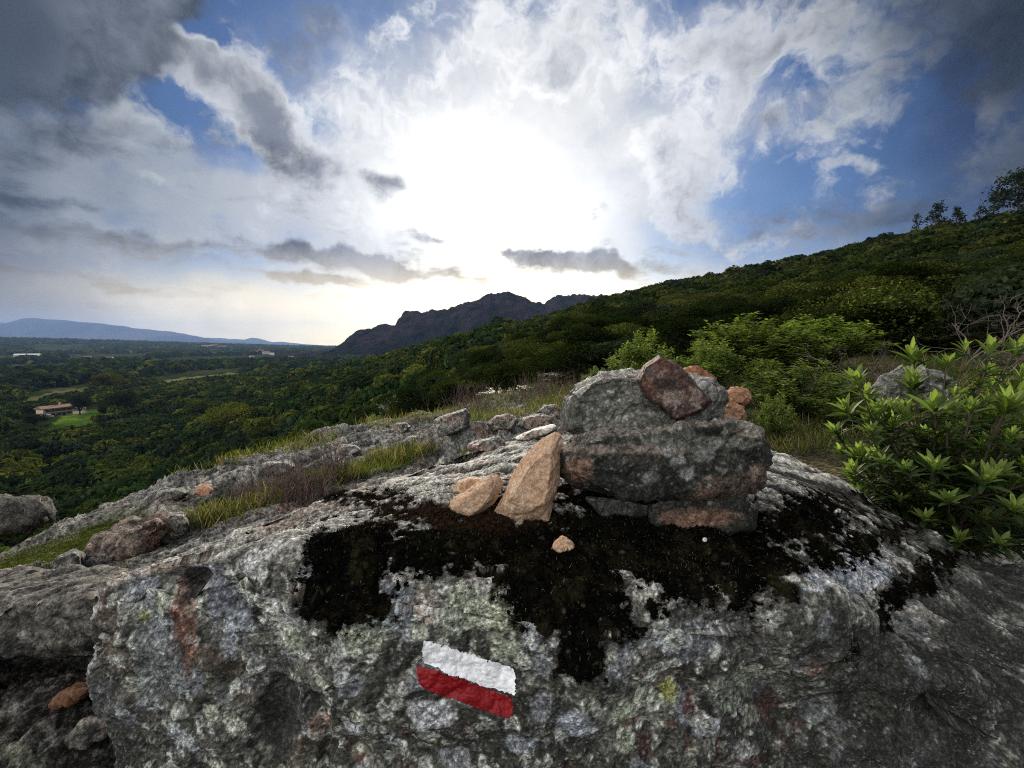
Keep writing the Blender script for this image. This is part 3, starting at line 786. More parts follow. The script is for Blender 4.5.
    # crustose lichen rosettes: round, pale, several kinds
    for (cell, sd, thr, colr, amt, lo) in ((.075, 5, .34, (.31, .33, .34), .9, .64), (.05, 9, .33, (.36, .38, .30), .9, .62), (.034, 14, .36, (.40, .41, .37), .85, .70), (.060, 21, .33, (.16, .168, .18), .9, .60), (.022, 30, .36, (.33, .34, .30), .8, .68)):
        a1, a2, ci = worley(q / cell + .10 * np.stack([sm, fine, mid], -1), sd)
        m = sstep(thr + .12, thr - .02, a1 + .20 * sm + .12 * fine) * (ci > lo)
        rim_ = sstep(thr - .2, thr, a1 + .2 * sm)
        cc = np.asarray(colr, np.float32)[None, :] * (0.9 + .45 * rim_ + .35 * fine)[:, None]
        c = c + (cc - c) * (m * amt * (1 - .75 * topm))[:, None]
    # named patches
    for (cx, cy, rx, ry, rot, colr, amt) in LICHENS:
        m = spot(cx, cy, rx, ry, rot, .55, int(cx) % 97) * amt
        gr = 1.12 + .5 * fine + .35 * sm
        c = c + (np.asarray(colr, np.float32)[None, :] * gr[:, None] - c) * m[:, None]
    # layered top: pale ribs, black grooves
    ribs = sstep(.05, .6, lay + .6 * lay2)
    grooves = sstep(.25, -.25, lay + .7 * lay2 - .18 * sstep(.3, .8, p[:, 0]))
    c = mixc(c, (.52, .50, .44), ribs * topm * .8)
    c = mixc(c, (.30, .225, .18), topm * sstep(.1, .35, fbm(lq * np.array([3, 9, 9]), 4, .6, 86)) * sstep(640, 480, sx) * .75)
    c = mixc(c, (.022, .022, .019), np.clip(grooves * laym * .95, 0, 1))
    c = mixc(c, (.03, .03, .026), shoulder * (1 - topm) * sstep(-.25, .25, fbm(lq * np.array([3, 9, 9]), 4, .6, 87)) * .7)  # dark crust, deepened to paint in the right side's shade
    # rusty red stone low on the face
    red = np.clip(spot(745, 735, 95, 30, -8, .9, 90) + spot(390, 750, 34, 24, 0, .9, 91) + spot(650, 750, 50, 20, 0, .9, 92) * .8 + spot(905, 725, 20, 18, 0, .9, 93) * .5, 0, 1)
    c = mixc(c, (.105, .034, .026), red * sstep(.02, .30, fbm(q / .030, 4, .65, 94)) * .85)
    c = mixc(c, (.20, .075, .045), spot(185, 625, 12, 50, 4, .5, 95) * .6)
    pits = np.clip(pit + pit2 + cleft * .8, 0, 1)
    c = mixc(c, (.012, .012, .011), pits * .95)  # hollow darkness put into the colour on top of the dents
    c *= (1 + .30 * fine + .25 * sm)[:, None]
    # ---- moss: where it grows
    mn = .48 * fbm(p / .06, 4, .6, 96) + .36 * fbm(p / .016, 4, .65, 97) + .10 * lay * topm
    moss = np.full(len(p), -1.0)
    for (cx, cy, rx, ry, rot, w) in MOSSES:
        ca, sa = math.cos(R(rot)), math.sin(R(rot))
        dx = ((sx - cx) * ca - (sy - cy) * sa) / rx; dy = ((sx - cx) * sa + (sy - cy) * ca) / ry
        moss = np.maximum(moss, (1 - np.hypot(dx, dy)) * w)
    bare = sstep(.10, .36, fbm(p / .085, 4, .6, 141)) * .75 + sstep(.12, .4, fbm(p / .035, 4, .6, 142)) * .3
    moss = (moss + mn * .75 - bare * (1 - .6 * sstep(600, 680, sx) * sstep(590, 560, sy))) * front - (~front) * 1.0
    stain = sstep(-.62, .0, moss) * sstep(-.10, .16, fbm(p / .010, 4, .68, 121) + moss * .75 + .12)
    c = mixc(c, (.018, .017, .013), stain * .9)
    faces = grid_faces(shp[0], shp[1], True)
    mat = vcol_material('lichen_stone', .70, (.9, .0035), .40, 520, .35, [(75, .40), (190, .65)])
    # black lichen crust, widened to put the dark lower corners' shade into the colour
    dark_corners = sstep(690, 840, sx) * sstep(590, 650, sy) + sstep(915, 985, sx) + sstep(140, 105, sx) * sstep(640, 720, sy)
    c = mixc(c, (.015, .015, .013), np.clip(dark_corners, 0, 1) * sstep(-.55, -.05, fbm(q / .07, 5, .62, 161)) * .93)
    # mineral grain
    c *= np.exp(1.5 * grit + 1.3 * grit2)[:, None]
    sp = sstep(.40, .52, grit) * sstep(-.1, .2, fbm(q / .05, 3, .6, 162)); c = mixc(c, (.40, .39, .35), sp * .7 * (1 - np.clip(pits, 0, 1)))
    sp = sstep(-.36, -.50, grit2); c = mixc(c, (.010, .010, .009), sp * .8)
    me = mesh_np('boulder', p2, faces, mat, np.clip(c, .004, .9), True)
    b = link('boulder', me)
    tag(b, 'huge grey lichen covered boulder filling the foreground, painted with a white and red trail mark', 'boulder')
    # moss cushions, a shell a little proud of the stone
    G2 = p2.reshape(*shp, 3)
    N2 = -grid_normals(np.concatenate([G2[-2:], G2, G2[:2]], 0))[2:-2]
    if np.mean(np.einsum('ijk,ijk->ij', N2, G2 - ctr)) < 0: N2 = -N2
    N2 = N2.reshape(-1, 3)
    patch_all = fbm(p2 / .009, 4, .68, 131) + moss * 1.1 + .22
    keep = (moss > -.50) & (patch_all > .02)
    fk = faces[keep[faces].all(1)]
    used = np.unique(fk); remap = -np.ones(len(p), np.int64); remap[used] = np.arange(len(used))
    pm = p2[used]; nm = N2[used]; mm = moss[used]
    w1, w2, ci = worley(pm / .013 + .5 * np.stack([sm[used], fine[used], mid[used]], -1), 40)
    cush = 1 - np.clip(w1, 0, 1) ** 2
    patchy = fbm(pm / .009, 4, .68, 131) + mm * 1.1 + .22
    hgt = -.004 + sstep(.05, .30, patchy) * .0062 * sstep(-.5, -.1, mm) + sstep(-.05, .22, mm) * .002 + sstep(.0, .6, mm) * (.003 + .004 * cush) + sstep(0, .25, mm) * (.0026 * fbm(pm / .0035, 2, .6, 98) + .0035 * fbm(pm / .010, 3, .6, 99))
    pv = pm + nm * hgt[:, None]
    mc = np.tile(np.array([.011, .0105, .008], np.float32), (len(pm), 1))
    mc = mixc(mc, (.040, .034, .018), sstep(.0, .4, fbm(pm / .05, 4, .6, 100)) * .9)
    mc = mixc(mc, (.030, .034, .014), sstep(.2, .5, fbm(pm / .07, 4, .6, 101)) * .6)
    mc = mixc(mc, (.26, .23, .15), sstep(.44, .58, fbm(pm / .0045, 3, .65, 102)) * .5)
    mc = mixc(mc, (.005, .005, .004), sstep(.0, .35, fbm(pm / .016, 3, .65, 103)) * .85)
    sx2, sy2 = sx[used], sy[used]
    mc = mixc(mc, (.065, .038, .024), sstep(1.1, .5, np.hypot((sx2 - 440) / 130, (sy2 - 515) / 26) + .3 * mn[used]) * .8)
    # short spiky shoots over the cushions
    rs = np.random.RandomState(5)
    cand = np.nonzero((patchy > .12) & (mm > -.42))[0]
    wgt = np.where(sy2[cand] > 470, 1.0, .3); wgt /= wgt.sum()
    pick = rs.choice(cand, 230000, p=wgt)
    base = pv[pick] + rs.normal(0, .0012, (len(pick), 3))
    dirn = nm[pick] + rs.normal(0, .55, (len(pick), 3)); dirn /= np.linalg.norm(dirn, axis=1, keepdims=True)
    ln = rs.uniform(.003, .0085, len(pick))[:, None]
    side = np.cross(dirn, rs.normal(0, 1, (len(pick), 3))); side /= np.linalg.norm(side, axis=1, keepdims=True) + 1e-9
    wd = rs.uniform(.0004, .0008, len(pick))[:, None]
    tri = np.stack([base - side * wd, base + side * wd, base + dirn * ln], 1).reshape(-1, 3)
    tc = mc[pick] * rs.uniform(.6, 1.7, (len(pick), 1)); pale = rs.rand(len(pick)) < .03
    tc[pale] = np.array([.30, .26, .17])
    V = np.concatenate([pv, tri]); C = np.concatenate([mc, np.repeat(tc, 3, 0)])
    tf = (np.arange(len(pick) * 3).reshape(-1, 3) + len(pv))
    mm_ = vcol_material('moss', .95, (.6, .003), .4, 700, .0)
    link('moss', mesh_np('moss', V, [remap[fk], tf], mm_, np.clip(C * .46, .003, 1), True), b)
    # ---- the painted trail mark: paint film following the stone
    bvh = BVHTree.FromPolygons([tuple(v) for v in p2[_face_box(p2, sx, sy)[0]]], _face_box(p2, sx, sy, faces)[1].tolist())
    for nm_, quad, colr, sd in (('white_stripe', [(421, 637), (517, 668), (516, 697), (422, 664)], (.86, .87, .89), 1), ('red_stripe', [(417, 664), (513, 696), (513, 721), (418, 687)], (.21, .002, .005), 2)):
        nu, nv = 190, 60
        u, v = np.meshgrid(np.linspace(-.04, 1.04, nu), np.linspace(-.12, 1.12, nv), indexing='ij')
        a, bq, cq, dq = [np.array(k, float) for k in quad]
        uv = (a[None, None] * ((1 - u) * (1 - v))[..., None] + bq * (u * (1 - v))[..., None] + cq * (u * v)[..., None] + dq * ((1 - u) * v)[..., None])
        pts = np.zeros((nu, nv, 3)); ok = np.zeros((nu, nv), bool)
        for i in range(nu):
            for j in range(nv):
                d = Vector(ray(uv[i, j, 0], uv[i, j, 1]))
                h, n_, _, _ = bvh.ray_cast(Vector((0, 0, 0)), d)
                if h is not None:
                    if n_.dot(d) > 0: n_ = -n_
                    pts[i, j] = np.array(h); ok[i, j] = True
        Ng = grid_normals(pts)
        if Ng[nu // 2, nv // 2, 1] > 0: Ng = -Ng
        flat = pts.reshape(-1, 3)
        edge = np.minimum(np.minimum(u, 1 - u) * 3.2, np.minimum(v, 1 - v)).ravel()
        rag = edge - .05 * sstep(.25, .0, np.minimum(u, 1 - u)).ravel() * sstep(.3, 0, np.minimum(v, 1 - v)).ravel() + .10 * fbm(flat / .014, 3, .6, 110 + sd) + .035 * fbm(flat / .004, 2, .6, 112 + sd)
        hole = fbm(flat / .004, 2, .6, 115 + sd)
        okp = ok.ravel() & (rag > .0) & ~((hole > .66) & (edge < .10))
        flat = flat + Ng.reshape(-1, 3) * (.0011 + .0005 * fbm(flat / .004, 2, .5, 117))[:, None]
        gf = grid_faces(nu, nv); gf = gf[okp[gf].all(1)]
        used = np.unique(gf); rm = -np.ones(len(flat), np.int64); rm[used] = np.arange(len(used))
        vv = flat[used]
        thin = sstep(.05, .5, fbm(vv * np.array([.35, 1, 1.2]) / .007, 4, .65, 118 + sd)) * .28 + sstep(.25, .5, fbm(vv / .003, 3, .65, 119 + sd)) * .35
        cc = mixc(np.tile(np.array(colr, np.float32), (len(vv), 1)), (.45, .45, .46) if sd == 1 else (.17, .012, .012), thin)
        pmx = vcol_material('paint', .55 if sd == 2 else .75, (.5, .0015), .10, 600, .3)
        link(nm_, mesh_np(nm_, vv, rm[gf], pmx, cc, True), b)
    return b, p2, faces

def _face_box(p2, sx, sy, faces=None):
    m = (sx > 385) & (sx < 560) & (sy > 610) & (sy < 750) & (p2[:, 1] < .9)
    idx = np.nonzero(m)[0]
    if faces is None: return idx, None
    rm = -np.ones(len(p2), np.int64); rm[idx] = np.arange(len(idx))
    f = faces[m[faces].all(1)]
    return idx, rm[f]

PB = (.30, .325, .365); PG = (.33, .36, .27); PW = (.42, .43, .42); BG = (.165, .18, .205); YG = (.42, .42, .10)
LICHENS = [
    (830, 570, 44, 16, 8, (.40, .44, .52), .95), (845, 582, 40, 12, 10, (.40, .44, .52), .8), (905, 632, 16, 14, 0, (.26, .29, .34), .7), (470, 608, 26, 26, 0, PG, .8), (508, 608, 20, 24, 0, (.38, .40, .28), .75), (505, 648, 22, 18, 0, PG, .7),
    (385, 598, 22, 22, 0, (.29, .32, .36), .75), (425, 605, 14, 22, 0, (.36, .31, .26), .7), (290, 612, 9, 26, 4, PW, .75), (296, 640, 9, 18, 0, PG, .7), (238, 615, 16, 30, 10, BG, .8), (232, 640, 9, 20, 0, PB, .7), (140, 590, 18, 20, 0, PB, .6), (208, 580, 18, 22, 0, BG, .7),
    (365, 635, 22, 18, 0, (.34, .37, .28), .6), (345, 655, 10, 26, 6, PW, .4), (575, 722, 18, 16, 0, PB, .7), (585, 700, 10, 8, 0, PG, .7), (622, 720, 14, 14, 0, PG, .7), (675, 702, 9, 11, 0, YG, .7), (430, 712, 22, 14, 4, (.34, .35, .37), .75), (520, 742, 18, 10, 0, PB, .5),
    (260, 560, 26, 9, 18, PW, .6), (690, 582, 14, 8, 0, (.42, .38, .32), .7), (665, 592, 22, 9, 0, PB, .5), (700, 640, 30, 20, 0, BG, .5), (735, 700, 26, 22, 0, (.20, .23, .18), .6), (760, 690, 14, 12, 0, PG, .5), (815, 665, 10, 12, 0, (.34, .17, .13), .6),
    (375, 552, 10, 12, 0, PG, .7), (655, 720, 20, 14, 0, PG, .35), (265, 740, 8, 20, 0, PG, .7), (322, 725, 12, 14, 0, (.34, .24, .19), .6), (985, 650, 14, 18, 0, (.24, .24, .2), .5), (142, 618, 6, 6, 0, YG, .8), (630, 560, 10, 6, 0, YG, .2),
    (480, 560, 18, 10, 10, (.33, .36, .28), .5), (215, 600, 12, 20, 0, (.17, .18, .22), .7), (160, 660, 24, 50, 6, (.13, .145, .15), .6), (470, 690, 22, 10, 10, (.2, .21, .2), .5),
]
MOSSES = [
    (600, 550, 190, 52, -2, 1.1), (420, 556, 90, 22, -6, .9), (355, 580, 46, 44, 0, 1.1), (330, 590, 22, 34, 0, 1.0), (548, 600, 40, 38, 0, 1.1), (600, 605, 70, 34, 0, 1.1), (580, 655, 24, 34, 0, 1.1), (680, 565, 60, 30, 0, 1.0),
    (760, 578, 34, 36, 0, .9), (700, 545, 90, 34, 0, 1.1), (905, 588, 60, 14, 36, .42), (860, 545, 70, 10, 20, .30), (800, 522, 60, 18, 8, .35), (840, 560, 40, 6, 20, .2), (470, 530, 60, 12, -6, .5), (445, 515, 90, 6, -10, .25),
    (640, 515, 110, 34, 0, 1.0),
]
BOULDER, BPTS, BFACES = build_boulder()
_bs = BPTS[:, 2] > -.62
_ids = np.nonzero(_bs)[0]; _rm = -np.ones(len(BPTS), np.int64); _rm[_ids] = np.arange(len(_ids))
_bf = BFACES[_bs[BFACES].all(1)][::2]
_TOPXY = BPTS[_ids]

def top_z(x, y, rad=.01):
    d = (_TOPXY[:, 0] - x) ** 2 + (_TOPXY[:, 1] - y) ** 2
    k = d < rad * rad
    return float(_TOPXY[k, 2].max()) if k.any() else float(_TOPXY[d.argmin(), 2])
# ------------------------------------------------------------------ loose stones
def _bvh_of(p, f): return BVHTree.FromPolygons(p.tolist(), f.tolist())
BV_B = _bvh_of(BPTS, BFACES)
BV_G = _bvh_of(NEARP.reshape(-1, 3), grid_faces(*NEARP.shape[:2]))

def hit(px, py):
    d = Vector(ray(px, py)); best = None
    for b in (BV_B, BV_G):
        h = b.ray_cast(Vector((0, 0, 0)), d)
        if h[0] is not None and (best is None or h[3] < best[1]): best = (h[0], h[3])
    return np.array(best[0]) if best else ground_hit(px, py)

def drop(x, y, z=5.0):
    """surface height under a point"""
    zz = -99
    for b in (BV_B, BV_G):
        h = b.ray_cast(Vector((x, y, z)), Vector((0, 0, -1)))
        if h[0] is not None: zz = max(zz, h[0].z)
    return zz if zz > -90 else gz(x, y)

def hull_mesh(pts, vox, smooth=2):
    import bmesh
    bm = bmesh.new()
    for q in pts: bm.verts.new(tuple(q))
    r = bmesh.ops.convex_hull(bm, input=bm.verts)
    bmesh.ops.delete(bm, geom=[g for g in r['geom_interior'] if isinstance(g, bmesh.types.BMVert)], context='VERTS')
    me = bpy.data.meshes.new('tmp'); bm.to_mesh(me); bm.free()
    o = bpy.data.objects.new('tmp', me); COL.objects.link(o)
    md = o.modifiers.new('r', 'REMESH'); md.mode = 'VOXEL'; md.voxel_size = vox
    dg = bpy.context.evaluated_depsgraph_get(); ev = o.evaluated_get(dg); m2 = ev.to_mesh()
    v = np.zeros(len(m2.vertices) * 3, np.float32); m2.vertices.foreach_get('co', v); v = v.reshape(-1, 3)
    f = np.zeros(len(m2.loops), np.int32); m2.loops.foreach_get('vertex_index', f)
    tot = np.zeros(len(m2.polygons), np.int32); m2.polygons.foreach_get('loop_total', tot)
    assert (tot == 4).all()
    f = f.reshape(-1, 4)
    ev.to_mesh_clear(); bpy.data.objects.remove(o); bpy.data.meshes.remove(me)
    e = np.concatenate([f[:, [0, 1]], f[:, [1, 2]], f[:, [2, 3]], f[:, [3, 0]]])
    e = np.concatenate([e, e[:, ::-1]])
    cnt = np.bincount(e[:, 0], minlength=len(v))[:, None]
    for _ in range(smooth):
        s = np.stack([np.bincount(e[:, 0], weights=v[e[:, 1], k], minlength=len(v)) for k in range(3)], -1)
        v = .5 * v + .5 * s / cnt
    return v, f

def vnormals(v, f):
    n = np.cross(v[f[:, 2]] - v[f[:, 0]], v[f[:, 3]] - v[f[:, 1]])
    N = np.zeros_like(v)
    for k in range(4):
        for a in range(3): N[:, a] += np.bincount(f[:, k], weights=n[:, a], minlength=len(v))
    return N / (np.linalg.norm(N, axis=1, keepdims=True) + 1e-12)

def outline_pts(outline, Yf, Ym, Yb, sf=.72, sb=.7):
    o = np.array(outline, float); c = o.mean(0)
    pts = []
    for sc_, Y in ((sf, Yf), (1.0, Ym), (sb, Yb)):
        for q in o:
            a = c + (q - c) * sc_
            pts.append(P(a[0], a[1], Y))
    # keep the real-world size at the back the same as in the middle
    return np.array(pts)

_STONE_MATS = {}
def stone_mat(kind):
    if kind not in _STONE_MATS:
        prm = dict(tan=(.8, (.55, .003), .30, 430), grey=(.72, (.8, .004), .4, 420), red=(.75, (.8, .004), .35, 420), dark=(.92, (.8, .004), .4, 420), rock=(.72, (.7, .006), .4, 200))[kind]
        _STONE_MATS[kind] = vcol_material('stone_' + kind, prm[0], prm[1], prm[2], prm[3], .3, dict(tan=[(110, .22)], grey=[(60, .5), (170, .6)], red=[(80, .6), (200, .5)], dark=[(70, .5), (180, .7)], rock=[(38, .9), (110, .8)])[kind])
    return _STONE_MATS[kind]

def stone_colours(kind, p, N, s, sd):
    q = p / s
    top = np.clip(N[:, 2], 0, 1)
    f1 = fbm(q * 5, 4, .6, sd); f2 = fbm(q * 14, 4, .62, sd + 1); f3 = fbm(p / .006, 3, .65, sd + 2); f4 = fbm(q * 2.2, 3, .5, sd + 3)
    if kind == 'tan':
        c = np.tile(np.array([.50, .325, .205], np.float32), (len(p), 1))
        c = mixc(c, (.60, .44, .31), sstep(0, .4, f1) * .8)
        c = mixc(c, (.36, .20, .12), sstep(.1, .45, f2) * .7)
        c = mixc(c, (.20, .13, .09), sstep(.30, .5, f3) * .6)
        c = mixc(c, (.70, .60, .50), sstep(-.28, -.5, f3) * .6)
    elif kind == 'grey':
        c = np.tile(np.array([.155, .155, .135], np.float32), (len(p), 1))
        c = mixc(c, (.07, .073, .058), sstep(-.05, .35, f1) * .8)
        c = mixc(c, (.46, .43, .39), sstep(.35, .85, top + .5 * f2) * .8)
        c = mixc(c, (.29, .29, .25), sstep(.15, .4, f2) * .7)
        c = mixc(c, (.02, .02, .018), sstep(.2, .45, fbm(q * 9, 4, .65, sd + 6)) * .8)
        c = mixc(c, (.28, .19, .145), sstep(.2, .45, f4) * .5)
    elif kind == 'dark':
        c = np.tile(np.array([.040, .038, .031], np.float32), (len(p), 1))
        c = mixc(c, (.009, .012, .010), sstep(-.15, .15, f1 + .5 * f2) * .92)
        c = mixc(c, (.20, .12, .085), sstep(.30, .5, f4 + .4 * f2) * .5)
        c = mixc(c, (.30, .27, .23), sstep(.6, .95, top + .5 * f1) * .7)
        for cell, lo, thr in ((.022, .84, .36), (.011, .80, .30)):
            a1, a2, ci = worley(p / cell + .12 * np.stack([f2, f3, f1], -1), sd + int(cell * 1000))
            c = mixc(c, (.21, .22, .20), sstep(thr, thr - .1, a1 + .12 * f3) * (ci > lo) * .85)
    elif kind == 'red':
        c = np.tile(np.array([.105, .048, .038], np.float32), (len(p), 1))
        c = mixc(c, (.30, .19, .15), sstep(.05, .35, f1 + .3 * f2) * .8)
        c = mixc(c, (.025, .016, .015), sstep(.08, .35, fbm(q * 4, 4, .6, sd + 5)) * .9)
        c = mixc(c, (.48, .38, .32), sstep(.3, .5, f2) * .7)
        c = mixc(c, (.22, .085, .04), sstep(.1, .4, f4) * .6)
    else:  # bedrock-like
        c = np.tile(np.array([.15, .147, .132], np.float32), (len(p), 1))
        gr_ = ridged(strata_coords(p, 3, 16, 48), 4, .6, sd + 12); c = mixc(c, (.02, .02, .018), sstep(.05, -.35, gr_) * .9); c = mixc(c, (.42, .40, .36), sstep(.25, .6, gr_) * .6)
        c = mixc(c, (.06, .06, .052), sstep(-.05, .3, f1) * .8)
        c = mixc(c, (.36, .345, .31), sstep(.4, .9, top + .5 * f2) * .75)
        c = mixc(c, (.025, .025, .022), sstep(.2, .42, f2) * .8)
        c = mixc(c, (.30, .185, .145), sstep(.1, .4, f4) * .6)
    g_ = fbm(p / .0032, 3, .7, sd + 20)
    return np.clip(c * (np.exp((.55 if kind == 'tan' else 1.0) * g_ + .5 * f3))[:, None], .004, .9)

def stone(name, label, cat, pts, kind, vox, rough=1.0, sd=1, smooth=2, group=None, tint=None, strat=0.0, patches=()):
    v, f = hull_mesh(pts, vox, smooth)
    s = float(np.ptp(v, axis=0).max())
    N = vnormals(v, f)
    q = v / s
    w1, w2, ci = worley(q * 4.2 + .2 * fbm(q * 3, 2, .5, sd)[:, None], sd)
    d = .055 * fbm(q * 2.2, 3, .5, sd + 8) + .035 * (ci - .5) * sstep(0, .16, w2 - w1) + .026 * fbm(q * 7, 4, .58, sd + 9) + .011 * fbm(q * 26, 3, .62, sd + 10) - .022 * sstep(.72, .92, ridged(q * 3.1, 3, .5, sd + 11))
    if strat: d = d + strat * ridged(strata_coords(q, 2, 4, 14), 4, .6, sd + 12) if s < 1.5 else d * .5 + (strat * ridged(strata_coords(v, 2.2, 10, 30), 4, .6, sd + 12) + .006 * fbm(strata_coords(v, 8, 50, 110), 3, .6, sd + 13)) / s
    v2 = v + N * (d * s * rough)[:, None]
    N2 = vnormals(v2, f)
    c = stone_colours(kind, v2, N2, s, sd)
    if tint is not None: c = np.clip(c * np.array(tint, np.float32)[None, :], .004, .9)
    px_, py_ = survey(v2)
    for cx, cy, rx, ry, colr, am in patches:
        k = sstep(1.2, .6, np.hypot((px_ - cx) / rx, (py_ - cy) / ry) + .55 * fbm(v2 / .03, 4, .65, sd + 30) + .25 * fbm(v2 / .008, 3, .65, sd + 31))
        c = c + (np.array(colr, np.float32)[None, :] * np.exp(.8 * fbm(v2 / .006, 3, .7, sd + 32))[:, None] - c) * (k * am)[:, None]
    loc = np.array([v2[:, 0].mean(), v2[:, 1].mean(), v2[:, 2].min()])
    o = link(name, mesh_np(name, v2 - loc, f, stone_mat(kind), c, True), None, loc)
    tag(o, label, cat, group)
    return o

CG = 'stones of the trail cairn'
YB = hit(660, 530)[1]                       # front foot of the cairn
def cst(name, label, outline, f, m, b, kind, vox=.0028, sd=1, sf=.72, sb=.7, **kw):
    return stone(name, label, 'stone', outline_pts(outline, f, m, b, sf, sb), kind, vox, sd=sd, group=CG, **kw)
def build_cairn():
    Y = YB
    cst('flat_stone', 'flat orange brown stone lying lowest in the cairn on black moss at its right', [(648, 505), (700, 502), (742, 496), (755, 508), (751, 528), (705, 536), (662, 534), (648, 522)], Y - .005, Y + .04, Y + .26, 'dark', sd=11, sf=.94, rough=.7, patches=[(700, 518, 40, 11, (.24, .14, .095), .8)])
    cst('wedge_stone', 'dark grey wedge of stone under the left half of the cairn slab', [(586, 498), (620, 500), (654, 505), (656, 526), (625, 528), (600, 520)], Y + .03, Y + .07, Y + .22, 'grey', sd=12, sf=.92, rough=.8, tint=(.45, .45, .45))
    cst('stone_slab', 'thick dark lichen spotted slab in the middle of the cairn', [(559, 470), (562, 452), (580, 440), (690, 430), (745, 419), (768, 424), (776, 445), (773, 464), (762, 482), (735, 491), (660, 495), (592, 493), (566, 484)], Y - .045, Y + .03, Y + .36, 'dark', sd=14, sf=.90, rough=1.2, strat=.016,
        patches=[(578, 470, 18, 14, (.20, .12, .085), .8), (760, 474, 14, 10, (.20, .13, .095), .7), (640, 449, 90, 5, (.25, .20, .17), .7), (700, 442, 60, 9, (.20, .20, .175), .8), (755, 430, 30, 10, (.36, .31, .27), .8), (678, 460, 9, 8, (.26, .265, .25), .9), (687, 472, 9, 7, (.26, .265, .25), .9), (703, 452, 14, 10, (.16, .165, .15), .9), (648, 478, 10, 7, (.19, .195, .18), .8), (668, 452, 6, 5, (.28, .28, .26), .9)])
    cst('large_stone', 'large grey angular stone sitting on the dark slab of the cairn', [(560, 428), (563, 398), (584, 375), (600, 370), (660, 371), (712, 382), (722, 395), (721, 420), (700, 433), (664, 443), (604, 441), (576, 438)], Y + .00, Y + .07, Y + .27, 'grey', sd=23, sf=.82, rough=1.1, strat=.008)
    cst('red_brown_stone', 'angular dark red brown stone leaning on top of the cairn', [(637, 379), (643, 365), (659, 354), (677, 362), (714, 402), (706, 412), (677, 422), (644, 395)], Y - .030, Y + .012, Y + .075, 'red', .0016, sd=31, sf=.88, sb=.8, rough=.34, smooth=0, tint=(.72, .80, .85), patches=[(672, 398, 16, 10, (.26, .19, .165), .8), (656, 374, 12, 8, (.17, .12, .11), .7), (668, 384, 14, 6, (.02, .015, .015), .8)])
    cst('rust_stone', 'rust orange stone half hidden behind the red brown top stone', [(678, 376), (684, 368), (697, 367), (716, 378), (714, 388), (690, 388)], Y + .17, Y + .20, Y + .27, 'tan', .0022, sd=35, tint=(.5, .34, .27), rough=1.4)
    cst('orange_stone', 'upper small orange stone at the right end of the cairn', [(719, 394), (734, 388), (745, 390), (753, 399), (744, 406), (724, 405)], Y + .17, Y + .21, Y + .28, 'tan', .0022, sd=37, tint=(.72, .58, .52), rough=1.7)
    cst('orange_stone', 'lower rounded orange stone tucked beside the large grey stone', [(716, 406), (730, 401), (744, 406), (748, 416), (742, 424), (720, 424)], Y + .14, Y + .18, Y + .26, 'tan', .0022, sd=39, tint=(.66, .55, .50), rough=1.7)
    cst('pebble', 'small orange pebble wedged under the left corner of the large grey stone', [(581, 437), (587, 431), (596, 435), (598, 441), (590, 444), (583, 443)], Y - .005, Y + .012, Y + .035, 'tan', .0012, sd=41, tint=(.95, .75, .6))
    yt = hit(525, 531)[1]
    cst('upright_stone', 'tall pointed tan stone leaning against the left end of the cairn', [(555, 432), (561, 434), (564, 440), (563, 458), (556, 500), (549, 524), (522, 533), (500, 524), (491, 513), (504, 492), (524, 458), (541, 440)], yt + .0, yt + .035, yt + .10, 'tan', .0022, sd=46, sf=.55, rough=.6, smooth=1)
    yo = hit(465, 522)[1]
    cst('oval_stone', 'oval tan stone lying against the tall pointed tan stone', [(447, 509), (452, 499), (472, 485), (490, 474), (499, 474), (504, 483), (498, 500), (478, 520), (466, 525), (454, 521)], yo + .0, yo + .035, yo + .075, 'tan', .0018, sd=52, sf=.6, rough=.5, smooth=5)
    ys = hit(462, 494)[1]
    cst('tan_stone', 'small tan stone half hidden behind the oval tan stone', [(452, 492), (456, 481), (470, 476), (484, 477), (486, 488), (472, 498), (458, 497)], ys - .005, ys + .025, ys + .06, 'tan', .002, sd=57, rough=.7)
    yp = hit(563, 556)[1]
    cst('pebble', 'tan pebble lying alone on the black moss in front of the cairn', [(551, 549), (555, 540), (562, 535), (572, 541), (577, 550), (570, 556), (558, 557)], yp - .002, yp + .012, yp + .032, 'tan', .0012, sd=61, rough=.8, tint=(1.1, 1.05, 1))
    yw = hit(705, 541)[1] - .022
    stone('bead', 'tiny round white bead lying on the dark moss under the cairn', 'bead', outline_pts([(702, 540), (703, 537.5), (705, 537), (707, 538), (707.5, 540.5), (706, 542.5), (703.5, 542.3)], yw - .004, yw, yw + .004, .7, .7), 'tan', .0008, .2, 63, tint=(2.2, 2.8, 4))
build_cairn()

def gst(name, label, outline, base, depth, kind='rock', vox=None, sd=1, sf=.8, sb=.8, sink=.0, cat='rock', Y=None, **kw):
    """a stone standing on the ground where its foot is seen"""
    if Y is None: Y = hit(*base)[1]
    o = np.array(outline, float)
    pts = outline_pts(outline, Y, Y + depth * .4, Y + depth, sf, sb)
    pts[:, 2] -= sink
    s = float(np.ptp(pts, axis=0).max())
    return stone(name, label, cat, pts, kind, vox or s / 75, sd=sd, **kw)

